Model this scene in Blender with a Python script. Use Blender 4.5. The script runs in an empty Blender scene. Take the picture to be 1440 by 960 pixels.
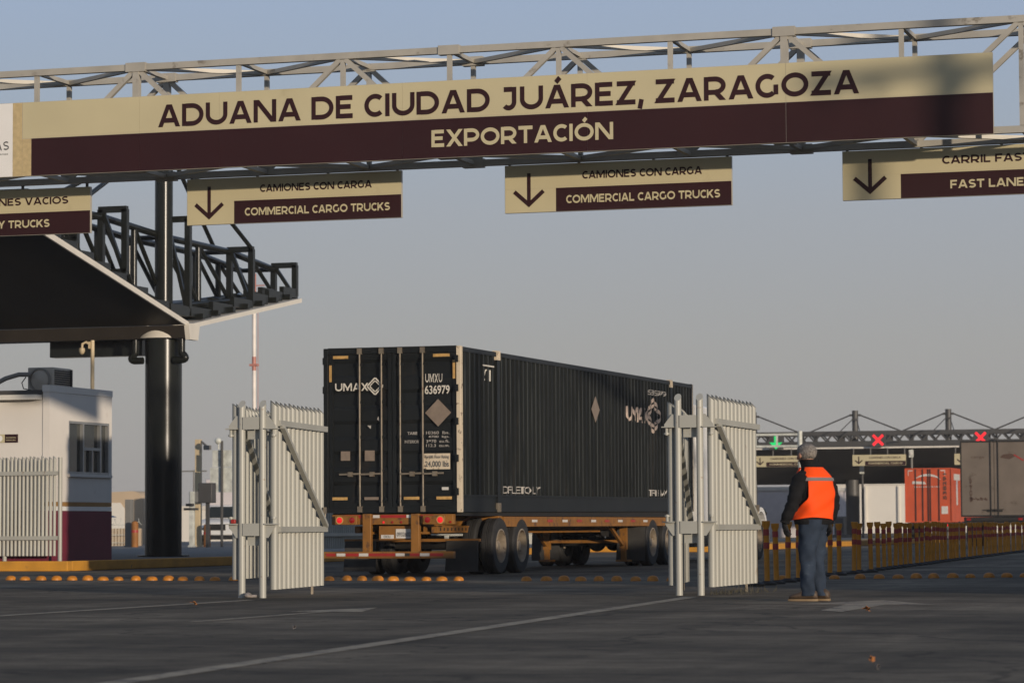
import bpy, bmesh, math, random
from mathutils import Vector, Matrix
random.seed(7)
R = math.radians
scene = bpy.context.scene
COL = scene.collection

# ------------------------------------------------------------------ camera
HC = 0.84
yaw, pitch, roll = R(17.3), math.atan(260/4200), R(0.3)
f0 = Vector((-math.sin(yaw), math.cos(yaw), 0)); r0 = Vector((math.cos(yaw), math.sin(yaw), 0)); u0 = Vector((0, 0, 1))
fw = f0*math.cos(pitch) + u0*math.sin(pitch); up = -f0*math.sin(pitch) + u0*math.cos(pitch)
rt = r0*math.cos(roll) - up*math.sin(roll); uu = r0*math.sin(roll) + up*math.cos(roll)
cam = bpy.data.cameras.new('camera'); cam_o = bpy.data.objects.new('camera', cam); COL.objects.link(cam_o)
cam_o.matrix_world = Matrix(((rt.x, uu.x, -fw.x, 0), (rt.y, uu.y, -fw.y, 0), (rt.z, uu.z, -fw.z, HC), (0, 0, 0, 1)))
cam.lens = 105; cam.sensor_width = 36; cam.sensor_fit = 'HORIZONTAL'
cam.clip_start = 0.5; cam.clip_end = 6000
cam.dof.use_dof = True; cam.dof.focus_distance = 42; cam.dof.aperture_fstop = 4.5
scene.camera = cam_o

# ------------------------------------------------------------------ sky, sun, exposure
SUN_EL, SUN_ROT = R(6.0), R(131.5)
world = bpy.data.worlds.new('World'); scene.world = world; world.use_nodes = True
wn, wl = world.node_tree.nodes, world.node_tree.links
sky = wn.new('ShaderNodeTexSky'); sky.sky_type = 'NISHITA'; sky.sun_disc = False
sky.sun_elevation = SUN_EL; sky.sun_rotation = SUN_ROT
sky.air_density = 1.0; sky.dust_density = 1.0; sky.ozone_density = 1.0; sky.altitude = 1100
# dusty evening air: the clear sky is veiled by grey-mauve haze that is thickest at the horizon
SKY_S = 0.10
tcw = wn.new('ShaderNodeTexCoord'); sep = wn.new('ShaderNodeSeparateXYZ'); wl.new(tcw.outputs['Generated'], sep.inputs[0])
rmp = wn.new('ShaderNodeValToRGB'); wl.new(sep.outputs['Z'], rmp.inputs[0]); er = rmp.color_ramp
er.elements[0].position = 0.0; er.elements[0].color = (0.345, 0.330, 0.325, 1)
er.elements[1].position = 0.18; er.elements[1].color = (0.345, 0.425, 0.590, 1)
for pos_, c_ in ((0.06, (0.362, 0.360, 0.368, 1)), (0.105, (0.362, 0.383, 0.435, 1)), (0.14, (0.350, 0.405, 0.505, 1)), (0.5, (0.20, 0.27, 0.43, 1))):
    e_ = er.elements.new(pos_); e_.color = c_
vm = wn.new('ShaderNodeVectorMath'); vm.operation = 'SCALE'; vm.inputs['Scale'].default_value = 1/SKY_S; wl.new(rmp.outputs[0], vm.inputs[0])
fr_ = wn.new('ShaderNodeMapRange'); fr_.inputs[1].default_value = 0.0; fr_.inputs[2].default_value = 0.7; fr_.inputs[3].default_value = 0.97; fr_.inputs[4].default_value = 0.45; wl.new(sep.outputs['Z'], fr_.inputs[0])
mxw = wn.new('ShaderNodeMixRGB'); wl.new(fr_.outputs[0], mxw.inputs[0]); wl.new(sky.outputs[0], mxw.inputs[1]); wl.new(vm.outputs[0], mxw.inputs[2])
wl.new(mxw.outputs[0], wn['Background'].inputs['Color']); wn['Background'].inputs['Strength'].default_value = SKY_S
sl = bpy.data.lights.new('sun', 'SUN'); sl.energy = 3.5; sl.angle = R(0.8); sl.color = (1.0, 0.85, 0.68)
so = bpy.data.objects.new('sun', sl); COL.objects.link(so)
sd = Vector((math.sin(SUN_ROT)*math.cos(SUN_EL), math.cos(SUN_ROT)*math.cos(SUN_EL), math.sin(SUN_EL)))
so.rotation_euler = sd.to_track_quat('Z', 'Y').to_euler(); so.location = sd*80
vs = scene.view_settings; scene.display_settings.display_device = 'sRGB'
vs.view_transform = 'Standard'; vs.look = 'None'; vs.gamma = 1; vs.use_curve_mapping = False; vs.exposure = 0.0

# ------------------------------------------------------------------ materials
def mat(name, c, rough=0.6, metal=0.0, var=0.12, scale=2.0, c2=None, cover=0.0, c2scale=6.0, bump=0.0, bscale=30.0,
        stretch=(1, 1, 1), emit=0.0, spec=0.5, detail=4):
    m = bpy.data.materials.new(name); m.use_nodes = True
    n, l = m.node_tree.nodes, m.node_tree.links
    b = n['Principled BSDF']; b.inputs['Roughness'].default_value = rough; b.inputs['Metallic'].default_value = metal
    b.inputs['Specular IOR Level'].default_value = spec
    tc = n.new('ShaderNodeTexCoord'); mp = n.new('ShaderNodeMapping'); mp.inputs['Scale'].default_value = stretch
    l.new(tc.outputs['Object'], mp.inputs['Vector'])
    nz = n.new('ShaderNodeTexNoise'); nz.inputs['Scale'].default_value = scale; nz.inputs['Detail'].default_value = detail
    l.new(mp.outputs[0], nz.inputs['Vector'])
    mx = n.new('ShaderNodeMixRGB'); mx.inputs[1].default_value = [max(0, x*(1-var)) for x in c]+[1]; mx.inputs[2].default_value = [x*(1+var) for x in c]+[1]
    rp = n.new('ShaderNodeMapRange'); rp.inputs[1].default_value = 0.3; rp.inputs[2].default_value = 0.7
    l.new(nz.outputs[0], rp.inputs[0]); l.new(rp.outputs[0], mx.inputs[0])
    out = mx.outputs[0]
    if c2:
        n2 = n.new('ShaderNodeTexNoise'); n2.inputs['Scale'].default_value = c2scale; n2.inputs['Detail'].default_value = 8; n2.inputs['Roughness'].default_value = 0.65
        l.new(mp.outputs[0], n2.inputs['Vector'])
        r2 = n.new('ShaderNodeMapRange'); r2.inputs[1].default_value = 0.72-cover; r2.inputs[2].default_value = 0.80-cover
        l.new(n2.outputs[0], r2.inputs[0])
        m2 = n.new('ShaderNodeMixRGB'); m2.inputs[2].default_value = list(c2)+[1]
        l.new(r2.outputs[0], m2.inputs[0]); l.new(out, m2.inputs[1]); out = m2.outputs[0]
    l.new(out, b.inputs['Base Color'])
    if emit:
        l.new(out, b.inputs['Emission Color']); b.inputs['Emission Strength'].default_value = emit
    if bump:
        n3 = n.new('ShaderNodeTexNoise'); n3.inputs['Scale'].default_value = bscale; n3.inputs['Detail'].default_value = 5
        l.new(mp.outputs[0], n3.inputs['Vector'])
        bp = n.new('ShaderNodeBump'); bp.inputs['Strength'].default_value = bump; bp.inputs['Distance'].default_value = 0.02
        l.new(n3.outputs[0], bp.inputs['Height']); l.new(bp.outputs[0], b.inputs['Normal'])
    return m

M = {}
M['tan'] = mat('sign tan', (0.53, 0.465, 0.285), 0.5, var=0.06, scale=0.8, c2=(0.47, 0.41, 0.245), cover=0.10, c2scale=1.3, bump=0.06, bscale=1.5)
M['gold'] = mat('sign ochre band', (0.50, 0.385, 0.20), 0.55, var=0.12, scale=14)
M['maroon'] = mat('sign maroon', (0.030, 0.0085, 0.010), 0.55, var=0.10, scale=0.7, spec=0.25)
M['signwhite'] = mat('sign white', (0.78, 0.76, 0.72), 0.5, var=0.03)
M['ink'] = mat('grey ink', (0.10, 0.10, 0.10), 0.6)
M['signback'] = mat('sign frame', (0.46, 0.42, 0.34), 0.5, 0.2)
M['truss'] = mat('truss paint', (0.40, 0.375, 0.32), 0.5, 0.1, var=0.1, scale=3, c2=(0.22, 0.19, 0.15), cover=0.10, c2scale=4)
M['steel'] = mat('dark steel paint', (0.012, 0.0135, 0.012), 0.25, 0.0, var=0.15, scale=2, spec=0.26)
M['fardark'] = mat('far dark steel', (0.06, 0.058, 0.055), 0.5, var=0.1, scale=1)
M['trim'] = mat('white trim', (0.66, 0.62, 0.54), 0.5, var=0.06, scale=2)
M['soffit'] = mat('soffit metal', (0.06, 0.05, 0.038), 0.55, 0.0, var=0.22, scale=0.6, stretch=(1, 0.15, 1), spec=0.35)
M['soffitdark'] = mat('gutter metal', (0.030, 0.025, 0.020), 0.5, spec=0.3)
M['wall'] = mat('booth plaster', (0.66, 0.62, 0.56), 0.8, var=0.05, scale=1.2, bump=0.05, c2=(0.5, 0.45, 0.39), cover=0.08, c2scale=1.5)
M['wallmaroon'] = mat('booth maroon', (0.15, 0.012, 0.030), 0.7, var=0.1, scale=2)
M['walltan'] = mat('booth ochre stripe', (0.34, 0.18, 0.05), 0.7)
M['roofdark'] = mat('roof membrane', (0.05, 0.045, 0.04), 0.8)
M['alu'] = mat('window aluminium', (0.33, 0.33, 0.32), 0.4, 0.5)
M['glass'] = mat('window glass', (0.02, 0.024, 0.022), 0.06, 0.0, var=0.3, scale=1.0, spec=0.6)
M['acbody'] = mat('ac casing', (0.42, 0.37, 0.30), 0.5, 0.1, var=0.1, c2=(0.22, 0.15, 0.09), cover=0.10, c2scale=7)
M['dark'] = mat('dark void', (0.014, 0.013, 0.012), 0.7)
M['hose'] = mat('grey hose', (0.22, 0.20, 0.17), 0.6)
M['picket'] = mat('picket paint', (0.375, 0.37, 0.325), 0.48, 0.05, var=0.08, scale=1.5, c2=(0.26, 0.20, 0.145), cover=0.07, c2scale=9, stretch=(1, 1, 0.35))
M['post'] = mat('post paint', (0.39, 0.385, 0.34), 0.46, 0.05, var=0.06, scale=1.5, c2=(0.25, 0.17, 0.11), cover=0.09, c2scale=14)
M['kerb'] = mat('yellow kerb paint', (0.52, 0.24, 0.022), 0.75, var=0.16, scale=2.5, c2=(0.20, 0.11, 0.04), cover=0.10, c2scale=5, bump=0.1, bscale=20)
M['concrete'] = mat('island concrete', (0.17, 0.16, 0.145), 0.85, var=0.15, scale=1.5, c2=(0.1, .09, .08), cover=0.12)
M['stud'] = mat('orange stud', (0.50, 0.18, 0.008), 0.5, var=0.25, scale=14, c2=(0.07, 0.04, 0.02), cover=0.10, c2scale=12)
M['navy'] = mat('container paint', (0.0115, 0.0135, 0.0145), 0.45, 0.0, var=0.25, scale=1.2, c2=(0.022, 0.019, 0.017), cover=0.12, c2scale=3, stretch=(1, 1, 0.3), spec=0.2)
M['navyside'] = mat('container side paint', (0.0095, 0.011, 0.0105), 0.5, 0.0, var=0.28, scale=0.7, c2=(0.018, 0.017, 0.015), cover=0.11, c2scale=2.2, stretch=(1, 1, 0.35), spec=0.12, bump=0.25, bscale=1.6)
M['riblight'] = mat('painted rib highlight', (0.047, 0.050, 0.045), 0.6, var=0.5, scale=1.1, c2=(0.012, 0.013, 0.012), cover=0.22, c2scale=2.5, stretch=(1, 1.5, 0.25), spec=0.2)  # sun catching the rib edges, painted in as a lighter colour
M['cream'] = mat('worn cream post', (0.62, 0.52, 0.38), 0.6, var=0.08, c2=(0.10, 0.05, 0.025), cover=0.14, c2scale=9)
M['paint'] = mat('stencil white', (0.62, 0.58, 0.50), 0.6, var=0.12, scale=9, c2=(0.2, 0.17, 0.14), cover=0.10, c2scale=18)
M['paintdim'] = mat('worn stencil white', (0.40, 0.37, 0.33), 0.6, var=0.25, scale=20)
M['logo'] = mat('faded logo', (0.46, 0.36, 0.29), 0.6, var=0.15, scale=6)
M['bronze'] = mat('worn placard', (0.22, 0.17, 0.13), 0.6, var=0.15, scale=8)
M['rod'] = mat('galvanised rod', (0.21, 0.175, 0.13), 0.5, 0.3, var=0.2, scale=8, c2=(0.13, 0.07, 0.04), cover=0.12)
M['chassis'] = mat('chassis orange', (0.24, 0.103, 0.016), 0.55, var=0.2, scale=4, c2=(0.11, 0.05, 0.02), cover=0.16, c2scale=6)
M['rubber'] = mat('tyre rubber', (0.020, 0.019, 0.018), 0.8, var=0.25, scale=6, bump=0.2, bscale=20)
M['rim'] = mat('dusty steel rim', (0.32, 0.26, 0.19), 0.55, 0.3, var=0.25, scale=8, c2=(0.12, 0.08, 0.05), cover=0.14)
M['flap'] = mat('mud flap', (0.035, 0.033, 0.030), 0.8, var=0.3, scale=3)
M['red'] = mat('reflective red', (0.34, 0.022, 0.018), 0.4, var=0.1, scale=5)
M['white'] = mat('reflective white', (0.60, 0.57, 0.52), 0.4, var=0.1, scale=5)
M['amber'] = mat('amber tape', (0.50, 0.30, 0.10), 0.5, var=0.25, scale=14)
M['lamp'] = mat('red lamp lens', (0.60, 0.015, 0.020), 0.2, emit=0.7)
M['lampdark'] = mat('unlit red lamp lens', (0.28, 0.012, 0.012), 0.25)
M['cabwhite'] = mat('cab white', (0.72, 0.71, 0.68), 0.3, var=0.03)
M['chrome'] = mat('chrome', (0.6, 0.6, 0.6), 0.2, 1.0)
M['orange'] = mat('trailer orange', (0.52, 0.085, 0.028), 0.45, var=0.1, scale=1.5, c2=(0.4, 0.1, 0.05), cover=0.06)
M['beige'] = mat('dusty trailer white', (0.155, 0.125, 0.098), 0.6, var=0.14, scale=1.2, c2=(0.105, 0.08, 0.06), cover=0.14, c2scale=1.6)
M['browntxt'] = mat('brown lettering', (0.08, 0.045, 0.03), 0.6)
M['bollard'] = mat('bollard yellow', (0.62, 0.245, 0.014), 0.5, var=0.14, scale=6)
M['bband'] = mat('bollard red band', (0.34, 0.030, 0.026), 0.5, var=0.14, scale=8)
M['brownboll'] = mat('rust bollard', (0.26, 0.105, 0.022), 0.7, var=0.15, scale=4)
M['galv'] = mat('galvanised sheet', (0.55, 0.56, 0.50), 0.5, 0.05, var=0.28, scale=4)
M['greypost'] = mat('grey post paint', (0.18, 0.175, 0.16), 0.6)
M['polebeige'] = mat('pole beige', (0.55, 0.44, 0.27), 0.5)
M['farwhite'] = mat('far wall white', (0.72, 0.68, 0.60), 0.8, var=0.04, scale=0.5)
M['fartan'] = mat('far wall tan', (0.52, 0.40, 0.27), 0.8, var=0.08, scale=0.6)
M['farlilac'] = mat('far wall grey', (0.62, 0.57, 0.56), 0.8, var=0.06)
M['green'] = mat('green signal', (0.01, 0.50, 0.13), 0.4, emit=0.7)
M['redsig'] = mat('red signal', (0.80, 0.02, 0.03), 0.4, emit=0.8)
M['mastred'] = mat('mast red', (0.45, 0.19, 0.15), 0.5)
M['mastwhite'] = mat('mast white', (0.74, 0.68, 0.62), 0.5)
M['linepaint'] = mat('worn road paint', (0.35, 0.285, 0.195), 0.85, var=0.2, scale=2.5, c2=(0.10, 0.09, 0.078), cover=0.19, c2scale=4)
M['leaf'] = mat('dry leaf', (0.50, 0.19, 0.05), 0.7, var=0.2, scale=40)
M['litter'] = mat('litter', (0.24, 0.21, 0.19), 0.6, var=0.4, scale=30)
M['weed'] = mat('dry weed', (0.05, 0.044, 0.026), 0.8)
# person
M['skin'] = mat('skin', (0.38, 0.19, 0.12), 0.55)
M['hair'] = mat('grey hair', (0.19, 0.17, 0.15), 0.7, var=0.55, scale=60, bump=0.6, bscale=90)
M['jacket'] = mat('black fleece', (0.009, 0.009, 0.010), 0.9, var=0.25, scale=10, bump=0.3, bscale=60, spec=0.2)
M['vest'] = mat('hi-vis orange', (0.95, 0.085, 0.008), 0.7, var=0.05, scale=5, bump=0.10, bscale=8, spec=0.2)
M['stripe'] = mat('reflective stripe', (0.20, 0.17, 0.155), 0.5)
M['denim'] = mat('denim', (0.026, 0.038, 0.060), 0.85, var=0.35, scale=5, bump=0.35, bscale=14, c2=(0.060, 0.080, 0.105), cover=0.12, c2scale=5, spec=0.2)
M['boot'] = mat('brown boot', (0.070, 0.045, 0.028), 0.6, var=0.2, scale=12)
M['sole'] = mat('tan sole', (0.22, 0.15, 0.08), 0.7)
M['glove'] = mat('dark glove', (0.013, 0.012, 0.012), 0.8)

def asphalt():
    m = bpy.data.materials.new('asphalt'); m.use_nodes = True
    n, l = m.node_tree.nodes, m.node_tree.links; b = n['Principled BSDF']
    b.inputs['Roughness'].default_value = 0.9; b.inputs['Specular IOR Level'].default_value = 0.25
    tc = n.new('ShaderNodeTexCoord')
    def noise(sc, st=(1, 1, 1), det=5, rough=0.55):
        mp = n.new('ShaderNodeMapping'); mp.inputs['Scale'].default_value = st; l.new(tc.outputs['Object'], mp.inputs[0])
        z = n.new('ShaderNodeTexNoise'); z.inputs['Scale'].default_value = sc; z.inputs['Detail'].default_value = det; z.inputs['Roughness'].default_value = rough
        l.new(mp.outputs[0], z.inputs['Vector']); return z.outputs[0]
    def ramp(s, a, c, lo, hi):
        r = n.new('ShaderNodeMapRange'); r.inputs[1].default_value = a; r.inputs[2].default_value = c; r.inputs[3].default_value = lo; r.inputs[4].default_value = hi
        l.new(s, r.inputs[0]); return r.outputs[0]
    def mul(a, c):
        q = n.new('ShaderNodeMath'); q.operation = 'MULTIPLY'; l.new(a, q.inputs[0]); l.new(c, q.inputs[1]); return q.outputs[0]
    big = ramp(noise(0.22, (0.5, 1, 1), 6, .6), 0.38, 0.62, 0.60, 1.32)
    mid = ramp(noise(0.9, (0.4, 1, 1), 8, .65), 0.36, 0.64, 0.66, 1.30)
    tracks = ramp(noise(0.9, (1, 0.03, 1), 4), 0.40, 0.60, 0.76, 1.18)
    fine = ramp(noise(45, det=3), 0.3, 0.7, 0.80, 1.22)
    spots = ramp(noise(2.3, det=8, rough=0.7), 0.58, 0.66, 1.0, 0.50)
    patchy = ramp(noise(5.0, (0.6, 1, 1), 6, .7), 0.38, 0.62, 0.76, 1.22)
    v = mul(mul(mul(big, mid), mul(tracks, mul(fine, patchy))), spots)
    vo = n.new('ShaderNodeTexVoronoi'); vo.feature = 'DISTANCE_TO_EDGE'; vo.inputs['Scale'].default_value = 0.22
    wz = n.new('ShaderNodeTexNoise'); wz.inputs['Scale'].default_value = 0.8; wz.inputs['Detail'].default_value = 6; l.new(tc.outputs['Object'], wz.inputs['Vector'])
    ad = n.new('ShaderNodeVectorMath'); ad.operation = 'MULTIPLY_ADD'; ad.inputs[1].default_value = (2, 2, 0); l.new(wz.outputs['Color'], ad.inputs[0]); l.new(tc.outputs['Object'], ad.inputs[2])
    l.new(ad.outputs[0], vo.inputs['Vector'])
    v = mul(v, ramp(vo.outputs['Distance'], 0.002, 0.008, 0.5, 1.0))
    mx = n.new('ShaderNodeMixRGB'); mx.blend_type = 'MULTIPLY'; mx.inputs[0].default_value = 1; mx.inputs[1].default_value = (0.136, 0.109, 0.075, 1)
    cb = n.new('ShaderNodeCombineColor')
    for i in range(3): l.new(v, cb.inputs[i])
    l.new(cb.outputs[0], mx.inputs[2]); l.new(mx.outputs[0], b.inputs['Base Color'])
    bp = n.new('ShaderNodeBump'); bp.inputs['Strength'].default_value = 0.35; bp.inputs['Distance'].default_value = 0.01
    l.new(noise(60, det=3), bp.inputs['Height']); l.new(bp.outputs[0], b.inputs['Normal'])
    return m
M['asphalt'] = asphalt()

# ------------------------------------------------------------------ helpers
def tag(o, label=None, cat=None, group=None, kind=None):
    if label: o['label'] = label
    if cat: o['category'] = cat
    if group: o['group'] = group
    if kind: o['kind'] = kind
    return o
def thing(name, loc, label, cat, group=None, rz=0.0, rx=0.0):
    o = bpy.data.objects.new(name, None); COL.objects.link(o); o.location = loc; o.rotation_euler = (rx, 0, rz)
    o.empty_display_size = 0.2
    return tag(o, label, cat, group)
def kids(o): return list(o.children)
def copy_tree(o, parent=None):
    c = o.copy(); COL.objects.link(c)
    if parent: c.parent = parent; c.matrix_parent_inverse = o.matrix_parent_inverse
    for ch in kids(o): copy_tree(ch, c)
    return c
def rootloc(p):
    while p.parent: p = p.parent
    return Vector(p.location)

class MB:
    """collects shapes and links them as ONE mesh object"""
    def __init__(s, world=False): s.v = []; s.f = []; s.mi = []; s.M = None; s.cur = 0; s.world = world
    def add(s, vs, fs):
        b = len(s.v)
        for v in vs:
            v = Vector(v)
            s.v.append(s.M @ v if s.M else v)
        for f in fs: s.f.append([i+b for i in f]); s.mi.append(s.cur)
        return s
    def poly(s, pts): return s.add(pts, [list(range(len(pts)))])
    def box(s, x0, x1, y0, y1, z0, z1):
        return s.add([(x0,y0,z0),(x1,y0,z0),(x1,y1,z0),(x0,y1,z0),(x0,y0,z1),(x1,y0,z1),(x1,y1,z1),(x0,y1,z1)],
                     [(0,3,2,1),(4,5,6,7),(0,1,5,4),(1,2,6,5),(2,3,7,6),(3,0,4,7)])
    def prism(s, pts, d):
        n = len(pts); d = Vector(d); vs = [Vector(p) for p in pts]; vs = vs+[v+d for v in vs]
        return s.add(vs, [list(range(n))[::-1], list(range(n, 2*n))]+[(i, (i+1) % n, n+(i+1) % n, n+i) for i in range(n)])
    def bar(s, p, q, w, h=None, upv=(0, 0, 1)):
        p, q = Vector(p), Vector(q); h = h or w; d = (q-p).normalized(); u = Vector(upv)
        if abs(d.dot(u)) > 0.98: u = Vector((0, 1, 0))
        a = d.cross(u).normalized()*w/2; b = a.cross(d).normalized()*h/2
        return s.prism([p-a-b, p+a-b, p+a+b, p-a+b], q-p)
    def ring(s, c, a, b, n): return [c+a*math.cos(2*math.pi*i/n)+b*math.sin(2*math.pi*i/n) for i in range(n)]
    def tube(s, p, q, r, n=12, r2=None, cap=True):
        p, q = Vector(p), Vector(q); d = (q-p).normalized(); u = Vector((0, 0, 1)) if abs(d.z) < .9 else Vector((1, 0, 0))
        a = d.cross(u).normalized(); b = d.cross(a); r2 = r if r2 is None else r2
        vs = s.ring(p, a*r, b*r, n)+s.ring(q, a*r2, b*r2, n)
        fs = [(i, n+i, n+(i+1) % n, (i+1) % n) for i in range(n)]
        if cap: fs += [list(range(n)), list(range(n, 2*n))[::-1]]
        return s.add(vs, fs)
    def sweep(s, pts, r, n=10, cap=True):
        pts = [Vector(p) for p in pts]; rs = r if isinstance(r, (list, tuple)) else [r]*len(pts)
        vs = []; prev = None
        for i, p in enumerate(pts):
            d = (pts[min(i+1, len(pts)-1)]-pts[max(i-1, 0)]).normalized()
            if prev is None: a = d.cross(Vector((0, 0, 1)) if abs(d.z) < .9 else Vector((1, 0, 0))).normalized()
            else: a = (prev-d*prev.dot(d)).normalized()
            prev = a; b = d.cross(a); rr = rs[i]
            ra, rb = rr if isinstance(rr, (list, tuple)) else (rr, rr)
            vs += s.ring(p, a*ra, b*rb, n)
        m = len(pts)
        fs = [(k*n+i, k*n+(i+1) % n, (k+1)*n+(i+1) % n, (k+1)*n+i) for k in range(m-1) for i in range(n)]
        if cap: fs += [list(range(n))[::-1], [(m-1)*n+i for i in range(n)]]
        return s.add(vs, fs)
    def loft(s, rings, cap=True):
        n = len(rings[0]); vs = [p for r_ in rings for p in r_]; m = len(rings)
        fs = [(k*n+i, k*n+(i+1) % n, (k+1)*n+(i+1) % n, (k+1)*n+i) for k in range(m-1) for i in range(n)]
        if cap: fs += [list(range(n))[::-1], [(m-1)*n+i for i in range(n)]]
        return s.add(vs, fs)
    def lathe(s, prof, c, axis, n=28, closed=False):
        """prof: (radius, along axis)"""
        c = Vector(c); d = Vector(axis).normalized(); u = Vector((0, 0, 1)) if abs(d.z) < .9 else Vector((1, 0, 0)); a = d.cross(u).normalized(); b = d.cross(a)
        rings = [s.ring(c+d*t, a*r, b*r, n) for r, t in prof]
        return s.loft(rings, cap=not closed)
    def ball(s, c, rx, ry, rz, n=14, m=9):
        c = Vector(c); rings = []
        for k in range(m+1):
            t = -math.pi/2+math.pi*(k+.02)/(m+.04); rings.append([c+Vector((rx*math.cos(t)*math.cos(2*math.pi*i/n), ry*math.cos(t)*math.sin(2*math.pi*i/n), rz*math.sin(t))) for i in range(n)])
        return s.loft(rings)
    def build(s, name, mats, parent=None, sharp=35, fix=True, bevel=0, label=None):
        me = bpy.data.meshes.new(name)
        off = rootloc(parent) if (parent and s.world) else Vector((0, 0, 0))
        me.from_pydata([v-off for v in s.v], [], s.f)
        for m in (mats if isinstance(mats, (list, tuple)) else [mats]): me.materials.append(M[m])
        me.polygons.foreach_set('material_index', s.mi)
        if fix:
            bm = bmesh.new(); bm.from_mesh(me); bmesh.ops.recalc_face_normals(bm, faces=bm.faces); bm.to_mesh(me); bm.free()
        me.polygons.foreach_set('use_smooth', [True]*len(me.polygons)); me.set_sharp_from_angle(angle=R(sharp))
        o = bpy.data.objects.new(name, me); COL.objects.link(o)
        if parent: o.parent = parent
        if bevel:
            b = o.modifiers.new('bevel', 'BEVEL'); b.width = bevel; b.segments = 2; b.limit_method = 'ANGLE'; b.angle_limit = R(50)
        if label: o['label'] = label
        return o

# --- geometric bold sign lettering: every glyph is a set of strokes (cap height 1, stroke .2)
def seg(p, q, w, ext=False):
    dx, dy = q[0]-p[0], q[1]-p[1]; L = math.hypot(dx, dy); dx /= L; dy /= L
    e = 0.18 if ext else 0
    p = (p[0]-dx*e, p[1]-dy*e); q = (q[0]+dx*e, q[1]+dy*e); nx, ny = -dy*w/2, dx*w/2
    P = [(p[0]-nx, p[1]-ny), (q[0]-nx, q[1]-ny), (q[0]+nx, q[1]+ny), (p[0]+nx, p[1]+ny)]
    if ext:
        for lim, sg in ((0, 1), (1, -1)):
            o = []
            for i in range(len(P)):
                a, b = P[i], P[(i+1) % len(P)]; ia, ib = sg*(a[1]-lim) >= 0, sg*(b[1]-lim) >= 0
                if ia: o.append(a)
                if ia != ib:
                    t = (lim-a[1])/(b[1]-a[1]); o.append((a[0]+t*(b[0]-a[0]), lim))
            P = o
    return [P]
def arc(cx, cy, rx, ry, a0, a1, w):
    n = max(6, int(abs(a1-a0)/9)); out = []
    for i in range(n):
        t0, t1 = R(a0+(a1-a0)*i/n), R(a0+(a1-a0)*(i+1)/n)
        out.append([(cx+(rx+s_*w/2)*math.cos(t), cy+(ry+s_*w/2)*math.sin(t)) for t, s_ in ((t0, -1), (t0, 1), (t1, 1), (t1, -1))])
    return out
GL = {
 'A': (1.14, [('d', .115, 0, .545, 1), ('d', 1.025, 0, .595, 1), ('l', .30, .29, .84, .29)]),
 'C': (.90, [('a', .53, .5, .43, .4, 48, 312)]),
 'D': (1.12, [('l', .1, 0, .1, 1), ('l', .2, .9, .5, .9), ('l', .2, .1, .5, .1), ('a', .5, .5, .5, .4, -90, 90)]),
 'E': (.88, [('l', .1, 0, .1, 1), ('l', .2, .9, .82, .9), ('l', .2, .51, .74, .51), ('l', .2, .1, .84, .1)]),
 'F': (.86, [('l', .1, 0, .1, 1), ('l', .2, .9, .82, .9), ('l', .2, .47, .74, .47)]),
 'G': (1.08, [('a', .53, .5, .43, .4, 50, 312), ('l', .93, .12, .93, .54)]),
 'I': (.26, [('l', .13, 0, .13, 1)]),
 'J': (.80, [('l', .12, .9, .52, .9), ('l', .62, .36, .62, 1), ('a', .36, .36, .26, .26, 0, -140)]),
 'K': (1.02, [('l', .1, 0, .1, 1), ('d', .18, .32, .86, 1), ('d', .42, .58, .90, 0)]),
 'L': (.80, [('l', .1, 0, .1, 1), ('l', .2, .1, .78, .1)]),
 'M': (1.32, [('l', .1, 0, .1, 1), ('l', 1.22, 0, 1.22, 1), ('d', .13, 1, .66, .24), ('d', 1.19, 1, .66, .24)]),
 'N': (1.14, [('l', .1, 0, .1, 1), ('l', 1.04, 0, 1.04, 1), ('d', .13, 1, 1.01, 0)]),
 'O': (1.22, [('a', .61, .5, .51, .4, 0, 360)]),
 'P': (1.0, [('l', .1, 0, .1, 1), ('l', .2, .9, .5, .9), ('l', .2, .34, .5, .34), ('a', .5, .62, .4, .28, -90, 90)]),
 'R': (1.03, [('l', .1, 0, .1, 1), ('l', .2, .9, .5, .9), ('l', .2, .34, .5, .34), ('a', .5, .62, .4, .28, -90, 90), ('d', .61, .27, .87, 0)]),
 'S': (.92, [('a', .47, .705, .33, .195, 32, 270), ('a', .45, .295, .35, .195, 90, -145)]),
 'T': (.92, [('l', 0, .9, .92, .9), ('l', .46, 0, .46, .8)]),
 'U': (1.1, [('l', .1, .45, .1, 1), ('l', 1.0, .45, 1.0, 1), ('a', .55, .45, .45, .35, 180, 360)]),
 'V': (1.1, [('d', .115, 1, .53, 0), ('d', .985, 1, .57, 0)]),
 'X': (1.06, [('d', .12, 0, .94, 1), ('d', .12, 1, .94, 0)]),
 'Y': (1.04, [('d', .1, 1, .52, .42), ('d', .94, 1, .52, .42), ('l', .52, 0, .52, .44)]),
 'Z': (.94, [('l', .04, .9, .9, .9), ('l', .04, .1, .92, .1), ('d', .16, .08, .78, .92)]),
 ',': (.24, [('l', .16, .2, .07, -.2)]),
}
ACC = {'Á': 'A', 'Ó': 'O'}
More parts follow.
